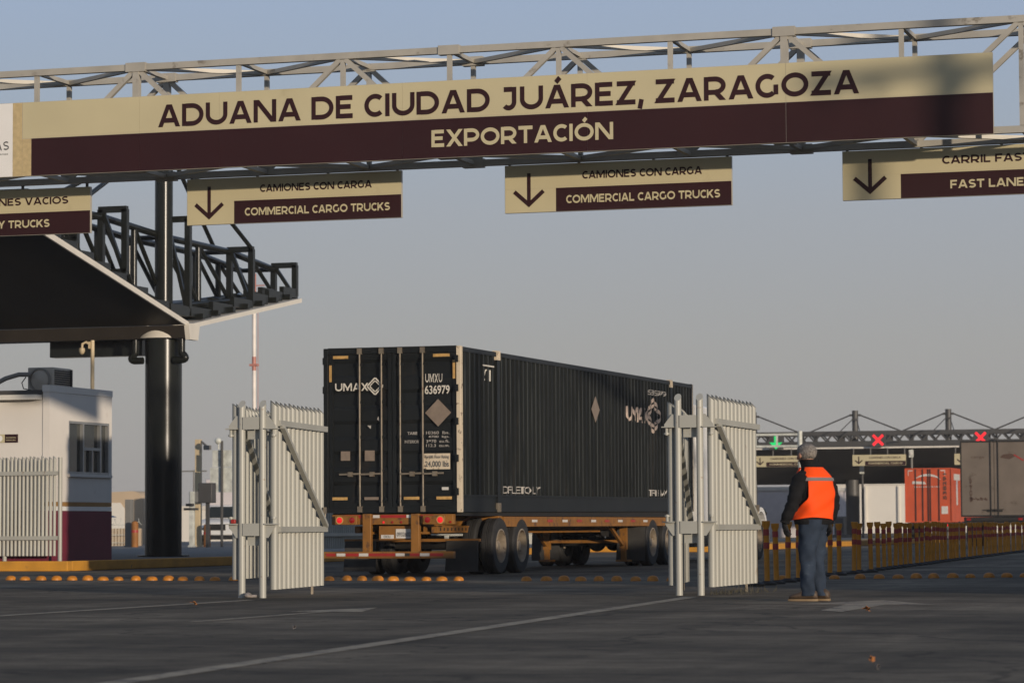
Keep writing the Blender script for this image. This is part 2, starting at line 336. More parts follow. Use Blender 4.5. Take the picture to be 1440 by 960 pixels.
def letters(mb, text, x0, x1, z0, z1, fn, w=0.215, gap=0.11, space=0.44):
    """adds the strokes of a line of capitals; fn(x, z, k) -> 3-D point, k lifts crossing strokes off each other"""
    adv = 0; items = []
    for ch in text:
        if ch == ' ': adv += space; continue
        base = ACC.get(ch, ch); wd, st = GL[base]; st = list(st)
        if ch in ACC: st.append(('l', wd/2-.05, 1.10, wd/2+.14, 1.30))
        for k, q in enumerate(st):
            ps = arc(*q[1:7], w) if q[0] == 'a' else seg(q[1:3], q[3:5], w, q[0] == 'd')
            items += [([(x+adv, y) for x, y in P], k) for P in ps]
        adv += wd+gap
    sx = (x1-x0)/(adv-gap); sz = z1-z0
    for P, k in items: mb.poly([fn(x0+x*sx, z0+y*sz, k) for x, y in P])
def front(Y, lift=0.004): return lambda x, z, k: (x, Y-lift-0.0006*k, z)

def font_mesh(name, text, m, parent, x0, x1, z0, z1, fn, bold=0.0):
    """small mixed-case writing from Blender's own built-in letters, fitted to a box and laid through fn"""
    cu = bpy.data.curves.new(name, 'FONT'); cu.body = text; cu.offset = bold
    t = bpy.data.objects.new(name, cu); COL.objects.link(t)
    me = bpy.data.meshes.new_from_object(t.evaluated_get(bpy.context.evaluated_depsgraph_get()))
    bpy.data.objects.remove(t); bpy.data.curves.remove(cu)
    xs = [v.co.x for v in me.vertices]; ys = [v.co.y for v in me.vertices]
    ax, bx, ay, by = min(xs), max(xs), min(ys), max(ys)
    off = rootloc(parent)
    for v in me.vertices:
        v.co = Vector(fn(x0+(v.co.x-ax)/(bx-ax)*(x1-x0), z0+(v.co.y-ay)/(by-ay)*(z1-z0), 0))-off
    me.materials.clear(); me.materials.append(M[m]); me.name = name
    o = bpy.data.objects.new(name, me); COL.objects.link(o); o.parent = parent
    return o

# ================================================================== SETTING
g = MB(); g.poly([(-1500, -300, 0), (1500, -300, 0), (1500, 3000, 0), (-1500, 3000, 0)])
ground = tag(g.build('ground', 'asphalt'), kind='structure')
# painted markings, sheets 4 mm above
def strip(pts, name): 
    m_ = MB(); m_.poly([(x, y, 0.004) for x, y in pts]); return tag(m_.build(name, 'linepaint', fix=False), kind='structure')
strip([(-6.86, 13.0), (-6.68, 13.0), (-8.40, 34.3), (-8.58, 34.3)], 'lane_line')
strip([(-13.60, 20.0), (-13.43, 20.0), (-13.22, 32.4), (-13.39, 32.4)], 'lane_line')
strip([(-10.82, 24.9), (-10.70, 24.9), (-10.62, 28.0), (-10.30, 28.0), (-10.68, 29.5), (-11.10, 28.0), (-10.76, 28.0)], 'lane_arrow')
strip([(-5.86, 28.9), (-5.58, 28.6), (-5.63, 31.2), (-5.10, 31.2), (-5.98, 33.0), (-6.62, 31.2), (-6.05, 31.2)], 'lane_arrow')
k = MB()
k.box(-60, -26.4, 54.5, 150, 0.0, 0.17); tag(k.build('pavement', 'concrete'), kind='structure')
k = MB(); k.box(-60, -26.20, 54.28, 54.5, 0, .2); k.box(-26.4, -26.20, 54.5, 93, 0, 0.2)
k.box(-26.4, -25.6, 74.2, 75.0, 0, 0.2)
tag(k.build('kerb', 'kerb', bevel=0.02), kind='structure')
k = MB(); k.box(-26.4, -22.4, 93, 93.25, 0, 0.2); k.box(-22.65, -22.4, 93.25, 140, 0, .2); k.box(-26.1, -22.65, 93.25, 140, 0, 0.16)
tag(k.build('kerb', 'kerb', bevel=0.02), kind='structure')

# ================================================================== SIGN GANTRY
G = thing('sign_gantry', (-12, 41.6, 0), 'long pale grey steel lattice gantry spanning the lanes and carrying the big banner', 'gantry')
YF, YR, ZT, ZB = 41.06, 42.18, 7.78, 6.25
XL, XR = -28.66, 11.9
for (y, z, nm) in ((YF, ZT, 'top_chord'), (YR, ZT, 'top_chord'), (YF, ZB, 'bottom_chord'), (YR, ZB, 'bottom_chord')):
    b = MB(True); b.bar((XL, y, z), (XR, y, z), 0.095, 0.095)
    x = -18.7-9.96
    while x < XR:
        if x > XL: b.box(x-.16, x+.16, y-.066, y+.066, z-.068, z+.068)
        x += 4.98
    b.build(nm, 'truss', G)
n = 0; x = -28.66
while x < XR-0.1:
    for y in (YF, YR):
        u = MB(True); wv = .10 if abs(((x+18.7)/9.95) % 1) < .02 else .065
        u.bar((x, y, ZB+.055), (x, y, ZT-.055), wv); u.build('upright', 'truss', G)
    d = MB(True); d.bar((x, YF+.055, ZT), (x, YR-.055, ZT), .06); d.build('cross_tie', 'truss', G)
    d = MB(True); d.bar((x, YF+.055, ZB), (x, YR-.055, ZB), .06); d.build('cross_tie', 'truss', G)
    if x+1.66 < XR:
        up_ = (n % 2 == 0)
        for y in (YF, YR):
            q = MB(True); za, zb = (ZT-.05, ZB+.05) if up_ else (ZB+.05, ZT-.05)
            q.bar((x+.04, y, za), (x+1.62, y, zb), .07); q.build('diagonal_brace', 'truss', G)
        q = MB(True)
        ya, yb = (YF+.05, YR-.05) if up_ else (YR-.05, YF+.05)
        q.bar((x+.04, ya, ZT-.01), (x+1.62, yb, ZT-.01), .06); q.build('plan_brace', 'truss', G)
        q = MB(True); q.bar((x+.04, yb, ZB+.01), (x+1.62, ya, ZB+.01), .06)
        q.build('plan_brace', 'truss', G)
    x += 1.66; n += 1
for x in (-27.2, 11.2):
    q = MB(True)
    for y in (YF, YR):
        q.tube((x, y, 0), (x, y, ZB-.06), .14, 16); q.box(x-.3, x+.3, y-.3, y+.3, 0, .04)
    for z in (1.2, 2.6, 4.0, 5.4): q.bar((x, YF+.14, z), (x, YR-.14, z+.8), .07)
    q.build('leg', 'truss', G)

# main banner
B = thing('banner_sign', (-12, 41, 6.2), 'long tan and maroon banner sign across the gantry naming the export customs office', 'sign')
YB = 40.94
b = MB(True); b.box(-24.2, -5.80, YB, YB+.05, 6.19, 7.32); b.build('panel', 'signback', B)
b = MB(True)
for z in (6.35, 7.15):
    b.box(-24.2, -5.8, YB+.05, YF-.056, z-.03, z+.03)
b.build('rear_rail', 'signback', B)
def plate(name, x0, x1, z0, z1, y, m, par, t=.004):
    q = MB(True); q.box(x0, x1, y-t, y, z0, z1); return q.build(name, m, par)
edges = [-20.54, -18.6, -17.30, -14.41, -11.6, -8.70, -5.80]
for a, c in zip(edges[:-1], edges[1:]):
    a2 = max(a, -20.39)
    plate('tan_panel', a+.0012, c-(.005 if c == -8.70 else .0012), 6.765, 7.315, YB, 'tan', B)
    plate('maroon_panel', a2+.0012, c-(.005 if c == -8.70 else .0012), 6.195, 6.76, YB, 'maroon', B)
plate('ochre_strip', -20.70, -20.548, 6.195, 7.315, YB, 'gold', B)
plate('white_panel', -24.19, -20.706, 6.195, 7.315, YB, 'signwhite', B)
plate('ochre_strip', -20.542, -20.394, 6.195, 6.76, YB, 'gold', B)
q = MB(True); letters(q, 'ADUANA DE CIUDAD JUÁREZ, ZARAGOZA', -18.29, -7.66, 6.838, 7.175, front(YB, .008)); q.build('lettering', 'maroon', B, fix=False)
q = MB(True); letters(q, 'EXPORTACIÓN', -13.96, -11.22, 6.352, 6.600, front(YB, .008)); q.build('lettering', 'tan', B, fix=False)
q = MB(True); letters(q, 'ADUANAS', -21.72, -20.76, 6.60, 6.74, front(YB, .008), w=.15); q.build('lettering', 'ink', B, fix=False)
font_mesh('lettering', 'agencia nacional de aduanas', 'ink', B, -21.72, -20.78, 6.52, 6.56, front(YB, .008))

# hanging lane signs
def lane_sign(x0, x1, split, t1, a1, b1, t2, a2, b2, label, zt=6.185, zb=5.475):
    S = thing('lane_sign', ((x0+x1)/2, 42.15, zb), label, 'sign', 'lane signs hanging from the gantry')
    Y = 42.13
    q = MB(True); q.box(x0, x1, Y, Y+.06, zb, zt); q.build('panel', 'signback', S)
    plate('tan_face', x0+.004, x1-.004, zb+.352, zt-.004, Y, 'tan', S)
    plate('tan_face', x0+.004, split, zb+.004, zb+.350, Y, 'tan', S)
    plate('maroon_band', split+.002, x1-.004, zb+.004, zb+.350, Y, 'maroon', S)
    cx = (x0+split)/2-.02
    q = MB(True); fn = front(Y, .008)
    for P, kk in ((seg((cx, zb+.14), (cx, zb+.585), .055), 0), (seg((cx-.225, zb+.315), (cx+.02, zb+.10), .06), 1), (seg((cx+.225, zb+.315), (cx-.02, zb+.10), .06), 2)):
        q.poly([fn(a, c, kk) for a, c in P[0]])
    q.build('arrow', 'maroon', S, fix=False)
    q = MB(True); letters(q, t1, a1, b1, zb+.47, zb+.585, fn); q.build('lettering', 'maroon', S, fix=False)
    q = MB(True); letters(q, t2, a2, b2, zb+.117, zb+.237, fn); q.build('lettering', 'tan', S, fix=False)
    for f_ in (.02, .33, .66, .98):
        xx = x0+(x1-x0)*f_
        q = MB(True); q.bar((xx, Y+.03, zt), (xx, Y+.03, ZB-.052), .035); q.build('hanger', 'fardark', S)
lane_sign(-23.42, -19.97, -22.63, 'CAMIONES VACIOS', -22.20, -20.34, 'EMPTY TRUCKS', -22.05, -20.66, 'tan and maroon lane sign reading empty trucks, cut off by the photo edge', zt=6.14, zb=5.42)
lane_sign(-18.34, -14.85, -17.56, 'CAMIONES CON CARGA', -17.13, -15.32, 'COMMERCIAL CARGO TRUCKS', -17.38, -15.03, 'commercial cargo trucks lane sign hanging in front of the dark canopy truss')
lane_sign(-13.22, -9.77, -12.43, 'CAMIONES CON CARGA', -12.02, -10.21, 'COMMERCIAL CARGO TRUCKS', -12.27, -9.94, 'commercial cargo trucks lane sign hanging above the dark container')
lane_sign(-8.14, -4.69, -7.30, 'CARRIL FAST', -6.70, -5.45, 'FAST LANE', -6.59, -5.55, 'fast lane sign with down arrow under the right end of the banner')

# ================================================================== NEAR CANOPY
XE = -28.4
C = thing('inspection_canopy', (-29.4, 66, 0), 'dark butterfly roofed canopy on a thick black column beside the booth', 'canopy')
V0, ZV = 65.4, 5.62; A0, ZA = 56.4, 7.36; E0, ZE = 72.5, 6.72   # valley, front edge, rear edge
def slab(y0, z0, y1, z1, t, x0=-60, x1=XE):
    q = MB(True); q.prism([(x1, y0, z0), (x1, y1, z1), (x1, y1, z1+t), (x1, y0, z0+t)], (x0-x1, 0, 0)); return q
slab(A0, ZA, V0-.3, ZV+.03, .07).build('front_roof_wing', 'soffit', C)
slab(V0+.3, ZV+.03, E0, ZE, .07).build('rear_roof_wing', 'trim', C)
q = MB(True)
q.prism([(XE+.05, A0-.02, ZA-.04), (XE+.05, V0-.15, ZV-.02), (XE+.05, V0-.15, ZV+.10), (XE+.05, A0-.02, ZA+.10)], (-.05, 0, 0)); q.box(-60, XE+.05, A0-.06, A0-.02, ZA-.04, ZA+.1)
q.prism([(XE+.05, V0+.15, ZV-.02), (XE+.05, E0+.1, ZE-.02), (XE+.05, E0+.1, ZE+.09), (XE+.05, V0+.15, ZV+.09)], (-.05, 0, 0))
q.build('edge_trim', 'trim', C)
q = MB(True); q.prism([(XE+.12, V0-.24, ZV-.32), (XE+.12, V0+.24, ZV-.32), (XE+.12, V0+.34, ZV+.06), (XE+.12, V0-.34, ZV+.06)], (-.12, 0, 0)); q.build('gutter_end', 'trim', C)
q = MB(True); q.prism([(XE, V0-.26, ZV-.28), (XE, V0+.26, ZV-.28), (XE, V0+.32, ZV+.02), (XE, V0-.32, ZV+.02)], (-31, 0, 0)); q.build('valley_gutter', 'soffitdark', C)
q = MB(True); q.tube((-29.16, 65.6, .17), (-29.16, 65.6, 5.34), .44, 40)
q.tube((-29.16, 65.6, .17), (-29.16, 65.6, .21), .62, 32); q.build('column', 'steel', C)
q = MB(True); q.lathe([(.45, 0), (.62, .02), (.60, .07), (.40, .32), (.30, .34)], (-29.16, 65.6, 5.335), (0, 0, 1), 32); q.build('column_collar', 'trim', C)
q = MB(True); q.tube((-29.16, 65.6, 5.6), (-29.16, 65.6, 10.4), .215, 28); q.tube((-29.16, 65.6, 10.4), (-29.16, 65.6, 10.45), .26, 28); q.build('mast', 'steel', C)
for sx in (1, -1):
    q = MB(True); pts = [(-29.16+sx*.60, 65.3, 5.35), (-29.16+sx*.60, 65.3, 5.02)]
    for i in range(9):
        t = math.pi*i/8*.5; pts.append((-29.16+sx*(.60+.10*math.sin(t*2)), 65.3, 5.0-.17*math.sin(t)))
    pts.append((-29.16+sx*.40, 65.3, 4.83)); q.sweep(pts, .085, 12); q.build('downpipe', 'steel', C)
q = MB(True); q.box(-32.35, -29.9, 66.0, 66.35, 5.0, 5.42); q.build('service_box', 'steel', C)
# truss on top: cross frames, chords, diagonals, saddle beams
def zroof(y): return (ZV+.08+(ZA-ZV)*(V0-y)/(V0-A0)) if y < V0 else (ZV+.08+(ZE-ZV)*(y-V0)/(E0-V0))
XA, XB = -29.30, -28.70
fr = [(57.4, 7.62, 8.0), (59.8, 7.2, 8.04), (62.4, 6.70, 8.14), (66.0, 6.10, 8.26), (70.0, 6.52, 7.88), (73.0, 6.90, 7.72)]
for y, z0, z1 in fr:
    q = MB(True); w = .14
    q.bar((XA, y, z0), (XA, y, z1), w); q.bar((XB, y, z0), (XB, y, z1), w); q.bar((XA-.05, y, z1), (XB+.05, y, z1), w); q.bar((XA-.05, y, z0), (XB+.05, y, z0), w)
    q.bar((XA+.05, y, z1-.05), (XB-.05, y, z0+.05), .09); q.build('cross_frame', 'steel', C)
ct = [7.96, 7.97, 7.98, 7.84, 7.83, 7.62]      # top chord of the planar truss; the frames stand proud of it
for i in range(len(fr)-1):
    (ya, a0, _), (yb, b0, _) = fr[i], fr[i+1]; a1, b1 = ct[i], ct[i+1]
    for X_ in (XA, -30.25):
        q = MB(True); q.tube((X_, ya, a1), (X_, yb, b1), .085, 12); q.build('chord', 'steel', C)
        q = MB(True); q.tube((X_, ya, a0+.06), (X_, yb, b0+.06), .085, 12); q.build('chord', 'steel', C)
        ym = (ya+yb)/2; m0, m1 = (a0+b0)/2+.06, (a1+b1)/2
        q = MB(True); q.tube((X_, ya, a0+.06), (X_, ya, a1), .075, 12); q.build('web_post', 'steel', C)
        q = MB(True); q.tube((X_, ym, m0), (X_, ym, m1), .075, 12); q.build('web_post', 'steel', C)
        q = MB(True); q.tube((X_, ya, a1), (X_, ym, m0), .055, 10); q.build('web_brace', 'steel', C)
        q = MB(True); q.tube((X_, ym, m1), (X_, yb, b0+.06), .055, 10); q.build('web_brace', 'steel', C)
    q = MB(True); q.tube((XA, yb, b1), (-30.25, yb, b1), .06, 8); q.build('web_brace', 'steel', C)
    q = MB(True); q.tube((XA, ya, a0+.1), (-30.25, yb, b0+.1), .05, 8); q.build('web_brace', 'steel', C)
    for X_ in (XA, XB):
        nseg = 3
        for j in range(nseg):
            y0_, y1_ = ya+(yb-ya)*(j+.04)/nseg, ya+(yb-ya)*(j+.96)/nseg; zz = min(zroof(y0_), zroof(y1_))+.12
            q = MB(True); q.box(X_-.06, X_+.06, y0_, y1_, zz, zz+.24); q.build('saddle_beam', 'steel', C)
for y in [58+.95*i for i in range(16)]:
    if abs(y-V0) < .6: continue
    q = MB(True); zz = zroof(y); q.box(-29.6, XE-.12, y-.07, y+.07, zz, zz+.13); q.build('purlin_shoe', 'steel', C)
for (y, z) in ((70.0, 7.9), (60.0, 8.05)):
    q = MB(True); q.tube((XB, y, z), (-29.16, 65.6, 10.2), .055, 10); q.tube((XA-.4, y, z), (-29.16, 65.6, 10.2), .055, 10); q.build('stay', 'steel', C)
for X_ in (-35.5, -36.2):   # the next truss line, mostly behind the first
    q = MB(True)
    for i in range(len(fr)-1):
        (ya, a0, a1), (yb, b0, b1) = fr[i], fr[i+1]
        q.tube((X_, ya, a1), (X_, yb, b1), .06, 8); q.tube((X_, ya, a0), (X_, yb, b0), .06, 8); q.bar((X_, ya, a0), (X_, ya, a1), .1); q.tube((X_, ya, a1), (X_, yb, b0), .05, 8)
    q.build('truss_line', 'steel', C)
q = MB(True); q.tube((-36, 65.6, .17), (-36, 65.6, 5.34), .44, 24); q.build('column', 'steel', C)
# dome camera on pole
P = thing('camera_pole', (-29.3, 62, .17), 'slim beige pole with a dome camera, rising behind the booth', 'camera pole')
q = MB(True); q.tube((-29.32, 62, .17), (-29.32, 62, 5.12), .045, 14); q.build('pole', 'polebeige', P)
q = MB(True); q.sweep([(-29.36, 61.97, 5.02), (-29.46, 61.95, 5.08), (-29.54, 61.93, 5.04), (-29.55, 61.93, 4.95)], .03, 8); q.box(-29.40, -29.36, 61.94, 62.0, 4.93, 5.09); q.build('bracket', 'polebeige', P)
q = MB(True); q.lathe([(.02, .08), (.065, .06), (.07, 0), (.065, -.02)], (-29.55, 61.93, 4.88), (0, 0, 1), 18); q.ball((-29.55, 61.93, 4.86), .06, .06, .065); q.build('dome_camera', 'polebeige', P)

# ================================================================== BOOTH
K = thing('booth', (-30, 57, .17), 'white booth with maroon base and dark window beside the black column', 'booth')
bx0, bx1, by0, by1, zb0 = -36, -27.0, 55.10, 58.06, .17
# gable wall with window opening
wy0, wy1, wz0, wz1 = 55.98, 57.94, 1.97, 3.06
q = MB(True)
for (a, c, e, f_) in ((by0-.02, wy0, 1.392, 3.62), (wy1, by1, 1.392, 3.62), (wy0, wy1, 1.392, wz0), (wy0, wy1, wz1, 3.62)): q.box(bx1-.15, bx1, a, c, e, f_)
q.box(bx1-.16, bx1+.012, by0-.03, by1+.01, 3.622, 3.76)
q.build('gable_wall', 'wall', K)
q = MB(True); q.box(bx1-.15, bx1, by0-.02, by1, 1.302, 1.39); q.build('ochre_stripe', 'walltan', K)
q = MB(True); q.box(bx1-.15, bx1, by0-.02, by1, 1.212, 1.30); q.build('white_stripe', 'signwhite', K)
q = MB(True); q.box(bx1-.15, bx1+.004, by0-.02, by1, zb0, 1.21); q.box(bx0, bx1-.152, by0-.004, by0+.15, zb0, 1.21); q.build('maroon_base', 'wallmaroon', K)
q = MB(True); q.box(bx0, bx1-.152, by0, by0+.15, 1.212, 3.46); q.box(bx0, bx1-.152, by1-.15, by1, zb0, 3.5); q.box(bx0, bx0+.15, by0+.152, by1-.152, zb0, 3.5); q.build('front_wall', 'wall', K)
q = MB(True); q.box(bx0-.1, bx1-.17, by0-.28, by1, 3.462, 3.56); q.build('eave', 'trim', K)
q = MB(True); q.box(bx0-.1, bx1-.17, by0-.05, by1, 3.562, 3.66); q.build('roof', 'roofdark', K)
W_ = MB(True); fx = bx1-.06
for (a, c, e, f_) in ((wy0, wy1, wz0, wz0+.05), (wy0, wy1, wz1-.05, wz1), (wy0, wy0+.05, wz0+.05, wz1-.05), (wy1-.05, wy1, wz0+.05, wz1-.05), (56.66, 56.72, wz0+.05, wz1-.05), (57.49, 57.55, wz0+.05, wz1-.05), (56.72, 57.49, 2.47, 2.53), (57.09, 57.13, wz0+.05, 2.47)): W_.box(fx-.05, fx+.055, a, c, e, f_)
wf = W_.build('window', 'alu', K)
q = MB(True); q.box(fx-.03, fx-.015, wy0+.02, wy1-.02, wz0+.02, wz1-.02); q.build('pane', 'glass', wf)
q = MB(True); q.box(bx1, bx1+.05, wy0-.05, wy1+.05, wz0-.06, wz0-.003); q.build('sill', 'wall', K)
# notice on the front wall
N_ = thing('wall_notice', (-27.95, by0, 2.6), 'small maroon and tan notice plate on the white booth wall', 'sign')
q = MB(True); q.box(-28.19, -27.71, by0-.02, by0-.003, 2.60, 2.77); q.build('plate', 'maroon', N_)
q = MB(True); q.box(-28.19, -28.0, by0-.024, by0-.0205, 2.60, 2.77); q.build('pictogram_panel', 'tan', N_)
q = MB(True); q.poly([(-28.10+.05*math.cos(a), by0-.027, 2.685+.06*math.sin(a)) for a in [i*math.pi/8 for i in range(16)]]); q.build('pictogram', 'signwhite', N_, fix=False)
q = MB(True)
fn = front(by0-.02, .004)
q.poly([fn(-28.13, 2.65, 1), fn(-28.10, 2.65, 1), fn(-28.08, 2.70, 1), fn(-28.10, 2.73, 1)]); q.poly([fn(-28.09, 2.65, 2), fn(-28.06, 2.64, 2), fn(-28.09, 2.69, 2)]); 
q.M = Matrix.Translation((0, -.006, 0)); q.cur = 0; q.build('figure', 'ink', N_, fix=False)
for z in (2.70, 2.65):
    q = MB(True); letters(q, 'SALIDA DE EMERGENCIA'.replace('B', 'P') if z > 2.68 else 'CARRIL DE CARGA', -27.97, -27.75, z-.012, z+.012, fn); q.build('lettering', 'tan', N_, fix=False)
# air conditioner on the roof
A = thing('air_conditioner', (-27.5, 55.9, 3.66), 'old air conditioner unit with bent duct on the booth roof edge', 'air conditioner')
q = MB(True); q.box(-28.0, -27.42, 56.1, 56.95, 3.70, 4.18); q.build('casing', 'acbody', A, bevel=.015)
q = MB(True); 
for i in range(9): q.box(-27.418, -27.40, 56.16, 56.9, 3.74+.045*i, 3.765+.045*i)
q.box(-27.405, -27.38, 56.88, 56.94, 3.70, 4.16); q.build('grille', 'dark', A)
q = MB(True); q.lathe([(.25, 0), (.25, -.03), (.215, -.03), (.215, 0)], (-27.72, 56.1, 3.92), (0, 1, 0), 24, True); q.build('fan_ring', 'hose', A)
q = MB(True); q.lathe([(.01, -.05), (.20, -.015), (.20, 0)], (-27.72, 56.1, 3.92), (0, 1, 0), 20); q.build('fan', 'acbody', A)
q = MB(True); q.sweep([(-27.9, 56.0, 4.03), (-28.1, 55.9, 4.03), (-28.35, 55.8, 3.95), (-28.7, 55.7, 3.76), (-29.1, 55.6, 3.62)], .05, 10); q.build('duct', 'hose', A)
q = MB(True); q.sweep([(-27.98, 55.98, 3.98), (-28.06, 55.95, 3.86), (-28.02, 55.95, 3.74), (-27.86, 55.98, 3.70)], .012, 6); q.build('cable', 'dark', A)
q = MB(True); q.box(-28.05, -27.42, 56.12, 56.2, 3.66, 3.70); q.box(-28.05, -27.42, 56.8, 56.88, 3.66, 3.70); q.build('foot_rail', 'dark', A)

# ================================================================== PICKET FENCES
def pickets(mb, x0, y0, x1, y1, n, z0, z1, r, tip, rng=.0):
    for i in range(n):
        t = i/(n-1); x, y = x0+(x1-x0)*t, y0+(y1-y0)*t
        mb.M = Matrix.Translation((x, y, 0)); pipe_cut(mb, z0, z1+random.uniform(-rng, rng), r, tip); mb.M = None
def pipe_cut(mb, z0, z1, r, tip, n=14, cx=1, cy=0, capmi=None):
    """pipe with an oblique capped top sloping down along (cx, cy)"""
    a = [(r*math.cos(2*math.pi*i/n), r*math.sin(2*math.pi*i/n)) for i in range(n)]
    bt = [(x, y, z0) for x, y in a]; tp = [(x, y, z1-tip*(1+(x*cx+y*cy)/r)/2) for x, y in a]
    mb.add(bt+tp, [(i, (i+1) % n, n+(i+1) % n, n+i) for i in range(n)]+[list(range(n))[::-1]])
    if capmi is None: mb.add(tp, [list(range(n))])
    else:
        c0 = mb.cur; mb.cur = capmi; mb.add([(x*.9, y*.9, z-.004) for x, y, z in tp], [list(range(n))]); mb.cur = c0  # dark disc painted in for the shaded inside of the hollow pipe
F = thing('picket_fence', (-28, 54.7, .17), 'pale steel picket fence in front of the white booth', 'fence')
q = MB(True); pickets(q, -31.3, 54.75, -26.72, 54.75, 54, .30, 2.30, .033, .06, .02); q.build('pickets', 'picket', F)
q = MB(True); q.box(-31.4, -26.62, 54.66, 54.70, .62, .70); q.box(-31.4, -26.62, 54.66, 54.70, 1.92, 2.0); q.build('rails', 'picket', F)
for x in (-30.6, -29.2, -27.85, -26.62):
    q = MB(True); q.tube((x, 54.80, .17), (x, 54.80, 2.28), .045, 14); q.build('post', 'picket', F)
F = thing('picket_fence', (-27, 80, .17), 'white picket fence along the yellow kerb, seen beneath the container', 'fence')
q = MB(True); pickets(q, -26.95, 69.5, -26.95, 92.5, 150, .30, 2.4, .045, .07, .01); q.build('pickets', 'picket', F)
q = MB(True); q.box(-26.89, -26.85, 69.4, 92.6, .62, .70); q.box(-26.89, -26.85, 69.4, 92.6, 1.95, 2.03); q.build('rails', 'picket', F)
for i in range(9):
    q = MB(True); q.tube((-27.03, 69.5+2.87*i, .17), (-27.03, 69.5+2.87*i, 2.35), .05, 10); q.build('post', 'picket', F)

# ================================================================== GATES
def gate_leaf(T, hx, hy, ang, n, length, z0, z1, flip, zr, side):
    """hinged leaf: along +Y from the hinge, turned by ang; rails on the +X or -X side"""
    mt = Matrix.Translation((hx, hy, 0)) @ Matrix.Rotation(ang, 4, 'Z')
    s = side
    q = MB()
    for i in range(n):
        q.M = mt @ Matrix.Translation((0, length*i/(n-1), 0)); pipe_cut(q, z0, z1-random.uniform(0, .012), .047 if i == 0 else .0405, .085, 16, 1, 0, 1)
    leaf = q.build('gate_leaf', ['picket', 'dark'], T)
    for z in zr:
        q = MB(); q.M = mt; q.box(s*.05-.012, s*.05+.03, .02, length+.07, z-.035, z+.035); q.build('rail', 'picket', leaf)
    q = MB(); q.M = mt; q.bar((s*.078, .10, zr[1]-.04), (s*.078, length-.02, zr[0]+.04), .045, .06, (1, 0, 0)); q.build('brace', 'picket', leaf)
    q = MB(); q.M = mt
    for dy in (-.035, .035): q.tube((0, length*.80+dy, z0-.10), (0, length*.80+dy, z0+.3), .010, 8)
    q.build('drop_bolt', 'rod', leaf)
    q = MB(); q.M = mt; q.box(s*.045, s*.075, length-.06, length+.02, 1.02, 1.10); q.tube((s*.06, length, .82), (s*.06, length, 1.02), .008, 6); q.build('lock_hasp', 'rod', leaf)
    return leaf
def gate(loc, h, label, angs, lz, rot=0):
    T = thing('double_gate', loc, label, 'gate', None, rot)
    zr = (.82, 2.10)
    for x in (0, .27):
        q = MB()
        q.M = Matrix.Translation((x, 0, 0)); pipe_cut(q, 0, h, .043, .09, 20, 0, -1); q.build('post', 'post', T)
    for z in zr:
        q = MB(); q.box(.03, .24, -.052, -.040, z-.075, z+.075); q.build('tie_plate', 'post', T)
        q = MB(); q.box(.055, .215, .045, .055, z-.19, z-.055); q.build('tie_plate', 'post', T)
        for sx, x in ((-1, -.043), (1, .313)):
            q = MB()
            if z > 1: q.prism([(x, -.01, z-.06), (x+sx*.125, -.01, z-.06), (x+sx*.125, -.01, z-.03), (x+sx*.03, -.01, z+.09), (x, -.01, z+.09)], (0, .012, 0))
            else: q.prism([(x, -.01, z+.06), (x+sx*.125, -.01, z+.06), (x+sx*.125, -.01, z+.04), (x+sx*.03, -.01, z-.10), (x, -.01, z-.10)], (0, .012, 0))
            zz = z-.066 if z > 1 else z+.066
            q.box(min(x, x+sx*.15), max(x, x+sx*.15), -.06, .06, zz-.007, zz+.007)
            q.build('hinge_bracket', 'post', T)
            q = MB(); dz = -.10 if z > 1 else .09
            q.tube((x+sx*.10, 0, zz), (x+sx*.10, 0, zz+dz), .018, 10); q.tube((x+sx*.10, 0, zz+dz*.7), (x+sx*.10, 0, zz+dz*.9), .034, 12); q.build('hinge_pin', 'post', T)
    gate_leaf(T, -.100, .06, angs[0], 12, 2.40, lz[0], 2.36, False, zr, 1)
    gate_leaf(T, .395, .06, angs[1], 12, 2.40, lz[1], h-.0, False, zr, 1)
    return T
gate((-13.86, 33.5, 0), 2.38, 'tall pale picket gate folded open at the left of the container truck', (R(12), R(7.5)), (.22, .10))
gate((-8.86, 35.2, 0), 2.44, 'tall pale picket gate folded open beside the man in the orange vest', (R(10), R(.5)), (.12, .10))
q = MB(); q.lathe([(.02, 0), (.045, .01), (.055, .03), (.035, .055), (.01, .065)], (0, 0, 0), (0, 0, 1), 9); q.tube((.03, 0, .02), (.10, .03, .02), .018, 8)
o = q.build('litter', 'litter'); o.location = (-13.74, 33.40, .004); tag(o, 'crumpled litter on the ground between the posts of the left gate', 'litter')
q = MB(); q.box(-.03, .03, -.02, .02, 0, .05); o = q.build('padlock', 'lamp' if 0 else 'red', bevel=.008); o.location = (-13.95, 33.45, .894); tag(o, 'small red padlock on the lower hinge bracket of the left gate', 'padlock')

